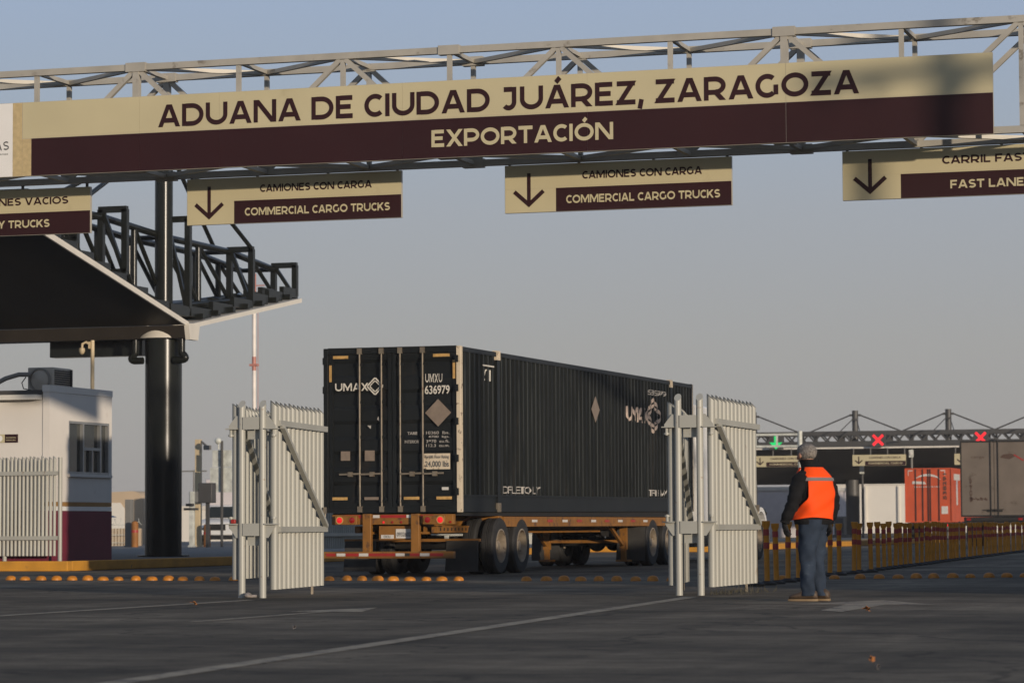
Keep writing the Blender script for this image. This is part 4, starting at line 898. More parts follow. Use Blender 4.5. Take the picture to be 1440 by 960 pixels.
# ================================================================== PERSON
def person():
    T = thing('person', (-6.69, 32.65, 0.003), 'man in orange safety vest, black jacket and jeans standing beside the right gate', 'person', None, R(17.3+40))
    T.scale = (1.05, 1.05, .955)
    def ring(cx, cy, cz, rx, ry, n=28, p=2.3, tilt=0.0, rot=0.0):
        out = []
        for i in range(n):
            a = 2*math.pi*i/n; c, s_ = math.cos(a), math.sin(a)
            x = rx*math.copysign(abs(c)**(2/p), c); y = ry*math.copysign(abs(s_)**(2/p), s_)
            out.append(Vector((cx+x, cy+y, cz+tilt*y)))
        return out
    # body: one continuous skin (head, neck, trunk, arms to the wrist, legs)
    me = bpy.data.meshes.new('body'); V = []; E = []; Rr = []
    def chain(pts, start=None):
        prev = start
        for (p, r) in pts:
            V.append(p); Rr.append(r); i = len(V)-1
            if prev is not None: E.append((prev, i))
            prev = i
        return prev
    pel = chain([((0, 0, .98), (.15, .11))])
    ch = chain([((0, .0, 1.15), (.15, .11)), ((0, -.01, 1.36), (.165, .11))], pel)
    nk = chain([((0, .0, 1.50), (.07, .07)), ((0, .05, 1.60), (.058, .062)), ((0, .085, 1.655), (.072, .085)), ((0, .095, 1.715), (.078, .096)), ((0, .085, 1.765), (.062, .078))], ch)
    for s_ in (-1, 1):
        chain([((s_*.17, -.012, 1.41), (.06, .06)), ((s_*(.27+(.04 if s_ < 0 else 0)), -.03, 1.14), (.045, .045)), ((s_*(.296+(.07 if s_ < 0 else 0)), .035, .92), (.03, .03))], ch)
        tw = lambda x, y, z: tuple(Matrix.Rotation(R(24), 4, 'Z') @ Vector((x, y, z)))
        chain([(tw(s_*.085, 0, .90), (.07, .07)), (tw(s_*.080, -s_*.016+.01, .50), (.042, .042)), (tw(s_*.070, -s_*.034-.008, .10), (.028, .028))], pel)
    me.from_pydata(V, E, []); o = bpy.data.objects.new('body_tmp', me); COL.objects.link(o)
    o.modifiers.new('skin', 'SKIN'); o.modifiers.new('sub', 'SUBSURF').levels = 2; o.modifiers['sub'].render_levels = 2
    for i, sv in enumerate(me.skin_vertices[0].data): sv.radius = Rr[i]; sv.use_root = (i == 0)
    bm_me = bpy.data.meshes.new_from_object(o.evaluated_get(bpy.context.evaluated_depsgraph_get())); bpy.data.objects.remove(o)
    bm = bmesh.new(); bm.from_mesh(bm_me)
    q = MB()
    for s_ in (-1, 1):
        q.ball((s_*.090, .088, 1.685), .013, .022, .034); q.ball((s_*.030, .178, 1.69), .012, .010, .010)
    q.ball((0, .200, 1.66), .014, .024, .026); q.ball((0, .180, 1.62), .028, .012, .009)
    t_ = bpy.data.meshes.new('t'); t_.from_pydata(q.v, [], q.f); bm.from_mesh(t_)
    bm.to_mesh(bm_me); bm.free(); bm_me.materials.clear(); bm_me.materials.append(M['skin'])
    bm_me.polygons.foreach_set('use_smooth', [True]*len(bm_me.polygons))
    body = bpy.data.objects.new('body', bm_me); COL.objects.link(body); body.parent = T
    # hair: short, grey, over the back and top of the head
    rings = []
    for kz in range(14):
        t = -.80+1.78*kz/13; w = math.sqrt(max(.01, 1-t*t)); z = 1.722+.105*t
        rr = ring(0, .078, z, .098*w, .118*w, 30, 2.1)
        lim = .078+.075*max(0, (t+.80)/1.78)+.02
        rings.append([Vector((p.x, min(p.y, lim), p.z)) + Vector((random.uniform(-.004, .004), random.uniform(-.004, .004), random.uniform(-.003, .003))) for p in rr])
    q = MB(); q.loft(rings); q.build('hair', 'hair', T, sharp=80)
    # jacket trunk with folds
    def fold(z, a): return .006*math.sin(9*z+2.1*a)+.004*math.sin(23*z-1.3*a)
    prof = [(.885, .205, .150, 0), (.93, .218, .158, 0), (.98, .212, .155, 0), (1.08, .208, .152, -.004), (1.2, .215, .152, -.008), (1.30, .222, .150, -.012), (1.37, .222, .144, -.014), (1.43, .196, .130, -.012), (1.485, .148, .112, -.002), (1.53, .104, .095, .012), (1.575, .088, .092, .035), (1.635, .094, .098, .05)]
    def trunk(ofs_, z0, z1, keep=None, n=44):
        rings = []; zz = []
        steps = 26
        for i in range(steps+1):
            z = z0+(z1-z0)*i/steps
            for (a, b) in zip(prof[:-1], prof[1:]):
                if a[0] <= z <= b[0] or b is prof[-1]:
                    t = min(1, max(0, (z-a[0])/(b[0]-a[0]))); t = t*t*(3-2*t)*.5+t*.5
                    rx, ry, cy = [a[j]+(b[j]-a[j])*t for j in (1, 2, 3)]; 
                    if a[0] <= z <= b[0]: break
            rr = ring(0, cy, z, rx+ofs_, ry+ofs_, n, 2.4)
            for j, p in enumerate(rr):
                a = 2*math.pi*j/n; f_ = fold(z, a)*(1 if z < 1.4 else .3); d_ = Vector((p.x, p.y-cy, 0)).normalized(); rr[j] = p+d_*f_
            rings.append(rr)
        return rings
    q = MB(); q.loft(trunk(0, .885, 1.635), cap=True); q.build('jacket', 'jacket', T, sharp=70)
    jk = T.children[-1]
    for s_ in (-1, 1):
        ao = .07 if s_ < 0 else .0
        pts = [(s_*.12, -.012, 1.44), (s_*.175, -.014, 1.415), (s_*.220, -.018, 1.36), (s_*(.248+ao*.2), -.025, 1.28), (s_*(.268+ao*.45), -.035, 1.19), (s_*(.282+ao*.65), -.03, 1.11), (s_*(.292+ao*.85), -.005, 1.03), (s_*(.298+ao), .03, .945), (s_*(.300+ao*1.05), .045, .90)]
        rs = [.075, .085, .086, .080, .074, .070, .066, .056, .046]
        pp, rr = [], []
        for i in range(33):
            t = i/32*(len(pts)-1); k_ = min(int(t), len(pts)-2); u = t-k_; pp.append(Vector(pts[k_]).lerp(Vector(pts[k_+1]), u)); r_ = rs[k_]*(1-u)+rs[k_+1]*u; rr.append(r_+.005*math.sin(i*1.25)+.003*math.sin(i*2.9))
        q = MB(); q.sweep(pp, rr, 18); q.build('sleeve', 'jacket', jk, sharp=70)
    # vest: back and front panels over the shoulders, open armholes
    sst = lambda e0, e1, x: (lambda t: t*t*(3-2*t))(min(1, max(0, (x-e0)/(e1-e0))))
    rings = trunk(.018, .945, 1.545); q = MB(); zc = [sum(p.y for p in rr)/len(rr) for rr in rings]
    def on_ring(kz, a):
        rr = rings[kz]; t = (a % (2*math.pi))/(2*math.pi)*len(rr); i0 = int(t) % len(rr); u = t-int(t)
        p = rr[i0].lerp(rr[(i0+1) % len(rr)], u); z = p.z
        d_ = Vector((p.x, p.y-zc[kz], 0)).normalized()
        return p+d_*(.011*math.sin(13*z+3.1*a)*sst(1.45, 1.30, z)+.008*math.sin(29*z-4.3*a+1)*sst(1.40, 1.15, z))+Vector((0, 0, -.018*math.cos(a*2+1.2)*sst(1.02, .945, z)))
    m_ = 26
    for sg in (0, 1):
        grid = []
        for kz in range(len(rings)):
            z = rings[kz][0].z; lim = R(40)*sst(1.06, 1.20, z)*(1-.75*sst(1.40, 1.50, z))
            a0, a1 = sg*math.pi+lim, sg*math.pi+math.pi-lim
            grid.append([on_ring(kz, a0+(a1-a0)*j/m_) for j in range(m_+1)])
        for kz in range(len(grid)-1):
            for j in range(m_):
                if sg == 0 and grid[kz][0].z > 1.49 and 8 < j < 18: continue
                q.add([grid[kz][j], grid[kz][j+1], grid[kz+1][j+1], grid[kz+1][j]], [(0, 1, 2, 3)])
    n = 44
    vo = q.build('vest', 'vest', T, sharp=180, fix=True)
    bm = bmesh.new(); bm.from_mesh(vo.data); bmesh.ops.remove_doubles(bm, verts=bm.verts, dist=.0005); bmesh.ops.recalc_face_normals(bm, faces=bm.faces); bm.to_mesh(vo.data); bm.free()
    sm = vo.modifiers.new('thick', 'SOLIDIFY'); sm.thickness = .008; sm.offset = 1
    ss = vo.modifiers.new('sub', 'SUBSURF'); ss.levels = 1; ss.render_levels = 1
    rg = trunk(.036, 1.385, 1.425); q = MB()
    for kz in range(len(rg)-1):
        for j in range(n):
            a = 2*math.pi*(j+.5)/n
            if min(abs(a), abs(a-math.pi), abs(a-2*math.pi)) > R(36): q.add([rg[kz][j], rg[kz][(j+1) % n], rg[kz+1][(j+1) % n], rg[kz+1][j]], [(0, 1, 2, 3)])
    q.build('reflective_stripe', 'stripe', vo, sharp=180, fix=False)
    TW = Matrix.Rotation(R(24), 4, 'Z')
    # jeans
    q = MB(); q.M = TW; rings = []
    def jr(cx, cy, z, rx, ry, ph):
        rr = ring(cx, cy, z, rx, ry, 26, 2.1)
        return [p+Vector((p.x-cx, p.y-cy, 0)).normalized()*(.007*math.sin(17*z+3*math.atan2(p.y-cy, p.x-cx)+ph)+.004*math.sin(41*z+ph-2*math.atan2(p.y-cy, p.x-cx))) for p in rr]
    for s_, fy in ((-1, .035), (1, -.035)):
        rings = []
        for i in range(36):
            t = i/35; z = .94-.88*t
            kx = s_*(.090-.006*t); rx = .114-.050*t-.008*math.exp(-((t-.55)/.1)**2)+(.010 if t > .95 else 0); cy = fy*t+.022*math.sin(t*math.pi)
            rings.append(jr(kx*(1-.10*t), cy-.01, z, rx, rx*1.12 if t < .3 else rx*1.05, s_*1.3))
        q.loft(rings)
    q.loft([jr(0, -.005, z, rx, ry, .4) for z, rx, ry in ((.82, .15, .112), (.88, .180, .128), (.93, .176, .126), (.96, .165, .12))])
    q.build('jeans', 'denim', T, sharp=75)
    # boots
    for s_, fy, rz in ((-1, .035, .18), (1, -.045, -.05)):
        mt = TW @ Matrix.Translation((s_*.082, fy, 0)) @ Matrix.Rotation(rz, 4, 'Z')
        q = MB(); q.M = mt
        rg = []
        for y, w, h in ((-.105, .020, .05), (-.10, .036, .085), (-.06, .043, .12), (0, .044, .125), (.05, .047, .105), (.10, .051, .078), (.15, .049, .062), (.185, .035, .05), (.20, .012, .04)):
            rg.append([Vector((w*math.cos(a), y, .022+h*max(0, .5+.5*math.sin(a)))) for a in [2*math.pi*i/16 for i in range(16)]])
        q.loft(rg); bo = q.build('boot', 'boot', T, sharp=70)
        q = MB(); q.M = mt; out = [(-.02, -.11), (.02, -.11), (.042, -.08), (.045, 0), (.054, .09), (.05, .16), (.03, .205), (-.03, .205), (-.05, .16), (-.054, .09), (-.045, 0), (-.042, -.08)]
        q.prism([(x, y, 0) for x, y in out], (0, 0, .024)); q.build('sole', 'sole', bo)
    # gloved hands: palm, four unequal curled fingers, thumb leaving the side
    for s_ in (-1, 1):
        mt = Matrix.Translation((s_*(.302+(.073 if s_ < 0 else 0)), .052, .905)) @ Matrix.Rotation(R(8)*s_, 4, 'Y') @ Matrix.Rotation(R(-14), 4, 'X')
        q = MB(); q.M = mt
        q.sweep([(0, -.005, .02), (0, 0, -.01), (0, .004, -.05), (0, .006, -.095)], [(.026, .026), (.030, .022), (.040, .019), (.038, .016)], 16)
        for i, (dy, L_) in enumerate(((.030, .068), (.010, .078), (-.011, .072), (-.030, .056))):
            cu = -s_
            q.sweep([(0, .006+dy, -.085), (0, .006+dy*1.05, -.095-L_*.40), (cu*.012, .008+dy*1.05, -.095-L_*.72), (cu*.030, .010+dy, -.095-L_*.95)], [.0105, .010, .009, .0065], 10)
        q.sweep([(-s_*.008, .022, -.035), (-s_*.018, .046, -.060), (-s_*.022, .058, -.088), (-s_*.024, .060, -.108)], [.014, .012, .0105, .007], 10)
        q.build('glove', 'glove', T, sharp=80)
    return T
person()

# ================================================================== BOLLARDS
proto = None
def bollard(x, y, label, grp, h=.88):
    global proto
    if proto is None:
        o = thing('bollard', (0, 0, 0), label, 'bollard', grp)
        q = MB(); q.lathe([(.039, .06), (.039, h-.10), (.056, h-.06), (.060, h-.004), (.05, h), (.02, h)], (0, 0, 0), (0, 0, 1), 16); q.build('tube', 'bollard', o)
        q = MB(); q.lathe([(.13, 0), (.13, .03), (.07, .05), (.06, .06)], (0, 0, 0), (0, 0, 1), 16); q.build('base', 'dark', o)
        for z in (.50, .68):
            q = MB(); q.lathe([(.041, z), (.0435, z), (.0435, z+.085), (.041, z+.085)], (0, 0, 0), (0, 0, 1), 16); q.build('band', 'bband', o)
        proto = o
    else: o = copy_tree(proto)
    o.location = (x, y, 0); o.rotation_euler = (R(random.uniform(-1.2, 1.2)), R(random.uniform(-1.2, 1.2)), random.uniform(0, 6))
    s_ = random.uniform(.98, 1.03); o.scale = (1, 1, s_); tag(o, label, 'bollard', grp)
near = [(-9.10, 40.46), (-9.11, 41.25), (-9.14, 42.0), (-9.25, 43.3), (-9.22, 43.9), (-9.38, 45.2), (-9.46, 46.6), (-9.62, 48.3), (-9.66, 49.3), (-9.66, 50.6), (-9.80, 51.8), (-9.68, 52.3)]
for i, (x, y) in enumerate(near): bollard(x, y, '%s yellow bollard of the row, counting from the right gate' % ordn[i], 'yellow bollards near the right gate')
p = Vector((-9.93, 54.4)); i = 0
ys = [54.4]
while ys[-1] < 96: ys.append(ys[-1]+.92)
for i, y in enumerate(ys):
    x = -9.93-(y-54.4)*.062
    if i < 5: bollard(x, y, ['first', 'second', 'third', 'fourth', 'fifth'][i]+' yellow bollard after the gap right of the man', 'yellow bollards right of the man')
    else: bollard(x+random.uniform(-.03, .03), y, 'yellow bollard in the crowded far stretch of the row before the trailers', 'yellow bollards in the far stretch of the row')

# ================================================================== FAR TRAILERS
T = thing('box_trailer', (-26.3, 159, 0), 'orange box trailer with faded white swoosh, seen from behind under the far canopy', 'trailer')
x0, x1, y0, y1, z0, z1 = -27.55, -25.02, 159, 174, .95, 3.84
q = MB(True); q.box(x0, x1, y0+.05, y1, z0, z1); q.build('body', 'orange', T, bevel=.02)
q = MB(True)
for xx in (x0+.58, x0+.96, (x0+x1)/2-.012, (x0+x1)/2+.10, x1-.70): q.box(xx-.02, xx+.02, y0, y0+.05, z0+.05, z1-.05)
q.build('lock_rod', 'dark', T)
q = MB(True); q.box(x0, x0+.05, y0-.005, y0+.05, z0, z1); q.box(x1-.05, x1, y0-.005, y0+.05, z0, z1); q.box(x0+.05, x1-.05, y0-.005, y0+.05, z1-.06, z1); q.box(x0+.05, x1-.05, y0-.005, y0+.05, z0, z0+.06); q.build('rear_frame', 'orange', T)
q = MB(True)
for a, b in ((x0+.2, x0+.42), (x1-.62, x1-.4)): q.box(a, b, y0+.03, y0+.045, z1-.16, z1-.11)
q.box(x0+.17, x0+.2, y0+.03, y0+.045, z1-.4, z1-.11); q.box(x1-.4, x1-.37, y0+.03, y0+.045, z1-.4, z1-.11); q.build('reflective_tape', 'white', T)
q = MB(True)
for i in range(10):
    t0, t1 = math.pi*(.12+.70*i/10), math.pi*(.12+.70*(i+1)/10); c_ = ((x0+x1)/2-.05, z0+2.12); w0, w1 = .05*math.sin(math.pi*i/10)+.01, .05*math.sin(math.pi*(i+1)/10)+.01
    q.poly([(c_[0]-.75*math.cos(math.pi-t)*1, y0+.025, c_[1]+.40*math.sin(t)+s_) for t, s_ in ((t0, -w0), (t0, w0), (t1, w1), (t1, -w1))])
q.poly([(x0+.38, y0+.026, z0+2.05), (x0+1.15, y0+.026, z0+2.03), (x0+1.05, y0+.026, z0+2.17), (x0+.42, y0+.026, z0+2.2)]); q.build('swoosh_mark', 'white', T, fix=False)
font_mesh('lettering', 'TRANSPORTES', 'white', T, x0+.45, x1-.65, z0+1.86, z0+1.92, lambda x, z, k: (x, y0+.024, z), .01)
t_ = font_mesh('lettering', '538291', 'browntxt', T, z0+1.2, z0+2.6, -(x1-.30), -(x1-.48), lambda x, z, k: (-z, y0+.024, x), .02)
q = MB(True); q.box(x1-.58, x1-.24, y0+.03, y0+.045, z0+.45, z0+.85); q.build('notice_panel', 'white', T)
q = MB(True); q.box(x1-.002, x1+.004, y0+.3, y0+5, z0+1.0, z0+2.5); 
font_mesh('lettering', 'T O P', 'white', T, y0+.6, y0+9, z0+.9, z0+2.6, lambda x, z, k: (x1+.006, x, z), .03)
q = MB(True); q.box(x0+.1, x1-.1, y0+.1, y1, .75, .94); q.box(x0+.2, x1-.2, y0+.05, y0+.15, .45, .55); q.build('underframe', 'dark', T)
for a in (x0+.28, x1-.28):
    q = MB(True); q.box(a-.06, a+.06, y0-.02, y0+.04, .74, .86); q.build('tail_light', 'redsig', T)
q = MB(True); q.box(-26.45, -26.1, y0+.03, y0+.05, .62, .80); q.build('licence_plate', 'white', T)
for yy in (161.2, 162.5):
    for s_, x in ((1, x1-.15), (-1, x0+.15)): wheel(T, 'wheel', x, yy, s_, .5, .5)

T = thing('box_trailer', (-16.2, 113, 0), 'tall dusty beige trailer seen from behind, cut off by the right photo edge', 'trailer')
x0, x1, y0, y1, z0, z1 = -17.46, -14.92, 113, 128, 1.12, 3.98
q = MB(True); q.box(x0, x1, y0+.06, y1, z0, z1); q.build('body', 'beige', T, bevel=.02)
for a, b in ((x0+.05, -16.20), (-16.18, x1-.05)):
    q = MB(True); q.box(a, b, y0+.02, y0+.06, z0+.06, z1-.06); D = q.build('door', 'beige', T)
    xx = b-.12 if a < -17 else a+.14
    q = MB(True); q.tube((xx, y0, z0+.02), (xx, y0, z1-.02), .022, 8); q.build('lock_rod', 'dark', D)
    q = MB(True); q.bar((xx-.3, y0-.01, z0+.25), (xx+.2, y0-.01, z0+.27), .03); q.box(xx-.15, xx+.15, y0-.01, y0+.02, z0+.18, z0+.24); q.build('lock_handle', 'dark', D)
q = MB(True); q.box(x0, x0+.05, y0, y0+.06, z0, z1); q.box(x1-.05, x1, y0, y0+.06, z0, z1); q.box(x0+.05, x1-.05, y0, y0+.06, z0, z0+.06); q.box(x0+.05, x1-.05, y0, y0+.06, z1-.06, z1); q.build('rear_frame', 'dark', T)
q = MB(True); q.poly([(-15.95, y0+.012, z0+2.22), (-15.6, y0+.012, z0+2.15), (-15.35, y0+.012, z0+2.28), (-15.55, y0+.012, z0+2.37), (-15.85, y0+.012, z0+2.33)]); q.build('faded_mark', 'browntxt', T, fix=False)
q = MB(True); q.poly([(-15.45, y0+.010, z0+2.30), (-15.1, y0+.010, z0+2.08), (-15.06, y0+.010, z0+2.12), (-15.42, y0+.010, z0+2.34)]); q.build('faded_mark', 'bband', T, fix=False)
font_mesh('lettering', 'carga', 'browntxt', T, -17.05, -16.55, z0+2.18, z0+2.27, lambda x, z, k: (x, y0+.012, z), 0)
t_ = font_mesh('lettering', '8046', 'browntxt', T, z0+.55, z0+1.45, 17.12, 17.02, lambda x, z, k: (-z, y0+.012, x), .02)
q = MB(True)
for i in range(7):
    a = -17.1+.09*i; q.poly([(a, y0+.012, z0+.62+.05*(i % 3)), (a+.10, y0+.012, z0+.60+.04*(i % 2)), (a+.12, y0+.012, z0+.70-.03*(i % 4)), (a+.02, y0+.012, z0+.74-.05*(i % 2))])
q.build('dirt_streak', 'browntxt', T, fix=False)
q = MB(True); q.box(x0+.1, x1-.1, y0+.1, y1, .86, 1.10); q.box(x0+.15, x1-.15, y0, y0+.12, .95, 1.10); q.build('underframe', 'dark', T)
for a in (x0+.3, x1-.3):
    q = MB(True); q.box(a-.08, a+.08, y0-.02, y0, .98, 1.07); q.build('tail_light', 'lampdark', T)
for yy in (115.2, 116.5):
    for s_, x in ((1, x1-.18), (-1, x0+.18)): wheel(T, 'wheel', x, yy, s_, .5, .5)

# ================================================================== FAR CANOPY
T = thing('far_canopy', (-34, 180, 0), 'distant dark canopy with cable stayed masts over the far toll lanes', 'canopy')
fx0, fx1 = -62, -8
MX = [-59.6, -53.8, -47.6, -41.2, -34.77, -28.98, -23.3, -17.6, -11.9]
q = MB(True); q.prism([(fx0, 176, 5.38), (fx0, 183, 3.35), (fx0, 183, 3.5), (fx0, 176, 5.5)], (fx1-fx0, 0, 0)); q.build('front_roof_wing', 'fardark', T)
q = MB(True); q.prism([(fx0, 183, 3.35), (fx0, 190, 5.38), (fx0, 190, 5.5), (fx0, 183, 3.5)], (fx1-fx0, 0, 0)); q.build('rear_roof_wing', 'fardark', T)
q = MB(True); q.box(fx0, -27.25, 175.92, 175.99, 5.36, 5.46); q.build('edge_trim', 'trim', T)
q = MB(True)
for y in (182.6, 183.6):
    q.box(fx0, fx1, y-.07, y+.07, 5.60, 6.00); q.box(fx0, fx1, y-.07, y+.07, 6.34, 6.62)
for i in range(72):
    xx = fx0+.75*i; q.bar((xx, 182.6, 6.0), (xx+.37, 182.6, 6.4), .10); q.bar((xx+.37, 182.6, 6.4), (xx+.75, 182.6, 6.0), .10); q.bar((xx+.37, 183.6, 6.4), (xx+.75, 183.6, 6.0), .08)
    if i % 3 != 1: q.box(xx-.05, xx+.05+.11*(i % 4), 182.70, 182.9, 5.98, 6.4)
q.build('roof_truss', 'fardark', T)
for mx in MX:
    q = MB(True); q.tube((mx, 183.1, 5.5), (mx, 183.1, 7.9), .19, 14); q.box(mx-.34, mx+.34, 183.0, 183.2, 7.55, 7.68); q.build('mast', 'fardark', T)
    q = MB(True); q.tube((mx, 182, 0), (mx, 182, 3.6), .42, 18); q.build('column', 'fardark', T)
    for s_ in (-1, 1):
        q = MB(True); q.tube((mx+s_*.3, 183.1, 7.62), (mx+s_*2.85, 183.1, 6.6), .045, 8); q.tube((mx+s_*.1, 183.0, 7.4), (mx+s_*.65, 181.2, 6.5), .03, 6); q.build('stay', 'fardark', T)
# lane signs under the far canopy
def far_sign(x0, x1, label, zb=4.33, zt=4.98):
    T = thing('lane_sign', ((x0+x1)/2, 175.8, zb), label, 'sign', 'lane signs on the far canopy'); Y = 175.75
    q = MB(True); q.box(x0, x1, Y, Y+.06, zb, zt); q.build('panel', 'tan', T)
    plate('maroon_band', x0+.75, x1-.01, zb+.01, zb+.28, Y, 'maroon', T)
    q = MB(True); fn = front(Y, .006); cx = x0+.37
    for P, kk in ((seg((cx, zb+.15), (cx, zb+.55), .07), 0), (seg((cx-.22, zb+.33), (cx+.02, zb+.12), .07), 1), (seg((cx+.22, zb+.33), (cx-.02, zb+.12), .07), 2)): q.poly([fn(a, c, kk) for a, c in P[0]])
    q.build('arrow', 'maroon', T, fix=False)
    q = MB(True); letters(q, 'CAMIONES CON CARGA', x0+1.0, x1-.3, zb+.42, zb+.54, fn); q.build('lettering', 'maroon', T, fix=False)
    q = MB(True); letters(q, 'COMMERCIAL CARGO', x0+.95, x1-.2, zb+.09, zb+.20, fn); q.build('lettering', 'tan', T, fix=False)
    for f_ in (.02, .34, .66, .98):
        q = MB(True); xx = x0+(x1-x0)*f_; q.bar((xx, Y+.03, zt), (xx, Y+.03, 5.4), .05); q.build('hanger', 'greypost', T)
far_sign(-39.55, -36.1, 'small distant tan and maroon lane sign between the right gate and the man')
far_sign(-33.56, -30.37, 'small distant tan and maroon lane sign right of the man in the vest')
far_sign(-27.49, -24.2, 'small distant lane sign half hidden behind the beige trailer')
far_sign(-46.3, -42.9, 'distant lane sign hidden behind the right gate and container')
# lane signals
def signal(x, z, kind, label, y=175.4):
    T = thing('lane_signal', (x, y, z), label, 'signal', 'lane signals on the far canopy')
    q = MB(True); q.box(x-.42, x+.42, y+.05, y+.25, z-.40, z+.40); q.build('housing', 'fardark', T)
    q = MB(True); q.bar((x, y+.22, z+.4), (x, y+.22, z+.42), .1); 
    q.bar((x, y+.20, z), (x, 182.5, z+.1), .06); q.build('arm', 'fardark', T)
    q = MB(True); fn = front(y+.05, .006)
    if kind == 'x': Ps = [((-.30, -.30), (.30, .30), .16), ((-.30, .30), (.30, -.30), .16)]
    elif kind == 'y': Ps = [((-.30, .30), (.05, -.05), .16), ((.30, .30), (-.2, -.22), .16), ((-.22, -.22), (.22, -.22), .12)]
    else: Ps = [((0, .40), (0, -.05), .22)]
    for kk, (a, b, w) in enumerate(Ps): q.poly([fn(x+u, z+v, kk) for u, v in seg(a, b, w)[0]])
    if kind == 'a': q.poly([fn(x+u, z+v, 1) for u, v in ((-.40, .02), (0, -.40), (.40, .02))])
    q.build('lit_symbol', 'green' if kind == 'a' else 'redsig', T, fix=False)
signal(-38.13, 5.76, 'a', 'lit green down arrow signal on the far canopy')
signal(-31.96, 5.84, 'x', 'lit red cross signal above the distant sign right of the man')
signal(-25.89, 5.90, 'x', 'lit red cross signal above the beige trailer')
# pale gantry frame standing before the far canopy
T = thing('signal_gantry', (-38, 168, 0), 'pale grey tubular gantry frame behind the man, before the far canopy', 'gantry')
q = MB(True)
for z in (6.02, 5.35): q.box(-50, -35.1, 167.95, 168.05, z-.06, z+.06)
for i in range(12): q.box(-49+i*1.25, -48.9+i*1.25, 167.96, 168.04, 5.41, 5.96)
q.build('beam', 'galv', T)
for x in (-35.1, -50): 
    q = MB(True); q.tube((x, 168, 0), (x, 168, 6.2), .13, 12); q.build('leg', 'galv', T)
# bright buildings and things behind
def building(name, x0, x1, y0, y1, h, m, label, cat, roofm='trim'):
    T = thing(name, ((x0+x1)/2, y0, 0), label, cat)
    q = MB(True); q.box(x0, x1, y0, y1, 0, h); q.build('wall', m, T)
    q = MB(True); q.box(x0-.1, x1+.1, y0-.1, y1+.1, h, h+.25); q.build('roof', roofm, T); return T
T = building('warehouse', -60, -40, 292, 310, 4.7, 'farwhite', 'long bright white warehouse wall behind the far canopy', 'warehouse')
q = MB(True)
for x in (-58, -54.5, -51.2, -47, -43): q.box(x-.08, x+.08, 291.8, 291.99, .2, 4.6)
q.build('downpipe', 'trim', T)
T = building('warehouse', -62, -40.4, 200, 210, 3.2, 'farlilac', 'grey warehouse wall behind the man in the vest', 'warehouse')
# poles among the far lanes
for x, y, h, lab in ((-33.4, 178, 4.4, 'thin dark signal pole right of the far canopy column behind the man'), (-30.1, 176.2, 5.3, 'thin pale pole under the far canopy edge, above the orange trailer'), (-39.0, 160, 3.2, 'thin dark signal post with round lamp between right gate and man')):
    T = thing('signal_post', (x, y, 0), lab, 'post')
    q = MB(True); q.tube((x, y, 0), (x, y, h), .07, 10); q.tube((x, y, 0), (x, y, .05), .2, 12); q.build('pole', 'fardark' if h < 5 else 'greypost', T)
    q = MB(True); q.box(x-.13, x+.13, y-.2, y-.07, h-.5, h-.05); q.build('lamp_head', 'galv', T)
    q = MB(True); q.lathe([(.09, 0), (.11, -.06), (.02, -.08)], (x, y-.2, h-.27), (0, 1, 0), 12); q.build('lens', 'white', T)
# toll cabins between the far lanes
for x, lab in ((-41.0, 'low dark cabinet at the foot of the far canopy left of the man'), (-34.9, 'low dark cabinet at the foot of the far canopy right of the man')):
    T = thing('cabinet', (x, 178, 0), lab, 'cabinet')
    q = MB(True); q.box(x-.7, x+.7, 178, 180, .0, .25); q.build('plinth', 'concrete', T)
    q = MB(True); q.box(x-.3, x+.3, 178.2, 179, .25, 1.35); q.build('case', 'greypost', T, bevel=.02)
    q = MB(True); q.box(x-.24, x+.24, 178.185, 178.2, .35, 1.25); q.build('door', 'fardark', T)

# ================================================================== LEFT BACKGROUND
T = thing('lattice_mast', (-40.9, 100, 0), 'thin red and white radio mast rising behind the left gate', 'mast')
for i, (a, b) in enumerate(((0, 6.5), (6.5, 7.0), (7.0, 9.2), (9.2, 10.0))):
    q = MB(True); q.tube((-40.9, 100, a), (-40.9, 100, b), .075 if i != 1 else .078, 12); q.build('mast_section', 'mastred' if i in (1, 3) else 'mastwhite', T)
q = MB(True); q.box(-41.05, -40.75, 99.9, 100.1, 6.66, 6.74); q.box(-41.3, -40.5, 99.98, 100.02, 9.55, 9.59); q.tube((-40.9, 100, 10), (-40.9, 100, 10.5), .015, 6); q.tube((-40.75, 100, .2), (-40.75, 100, 9.5), .012, 6); q.build('bracket', 'mastred', T)

T = thing('storage_shed', (-48, 118, 0), 'tan rounded shed with a white end wall between booth and black column', 'shed')
pts = [(-62, .17)]; pts += [(-53.0, .17)]
q = MB(True); arcp = [(-66, .17), (-66, 2.0)]
for i in range(7): a = math.pi/2*(1-i/6); arcp.append((-53.9+.5*math.cos(a), 1.95+.5*math.sin(a)))
arcp += [(-53.4, .17)]
q.prism([(x, 118, z) for x, z in arcp], (0, 2, 0)); q.build('shell', 'fartan', T)
q = MB(True); q.prism([(-66, 117.97, .17), (-54.25, 117.97, .17), (-54.25, 117.97, 1.7), (-54.45, 117.97, 1.95), (-66, 117.97, 2.0)], (0, .02, 0)); q.build('end_wall', 'farwhite', T)
T = thing('wire_fence', (-50, 106, .17), 'wire fence with coiled barbed wire beside the booth', 'fence')
q = MB(True)
for i in range(60): q.tube((-56+i*.13, 106, .17), (-56+i*.13, 106, 1.0), .008, 5)
for z in (.3, .6, .98): q.tube((-56, 106, z), (-48.2, 106, z), .01, 5)
q.build('mesh', 'galv', T)
q = MB(True); q.sweep([(-56+i*.02, 106+.12*math.cos(i*.5), 1.12+.12*math.sin(i*.5)) for i in range(400)], .008, 5); q.build('barbed_coil', 'galv', T)
q = MB(True); q.box(-56, -48.2, 106.3, 106.5, .17, .85); q.build('low_wall', 'fartan', T)
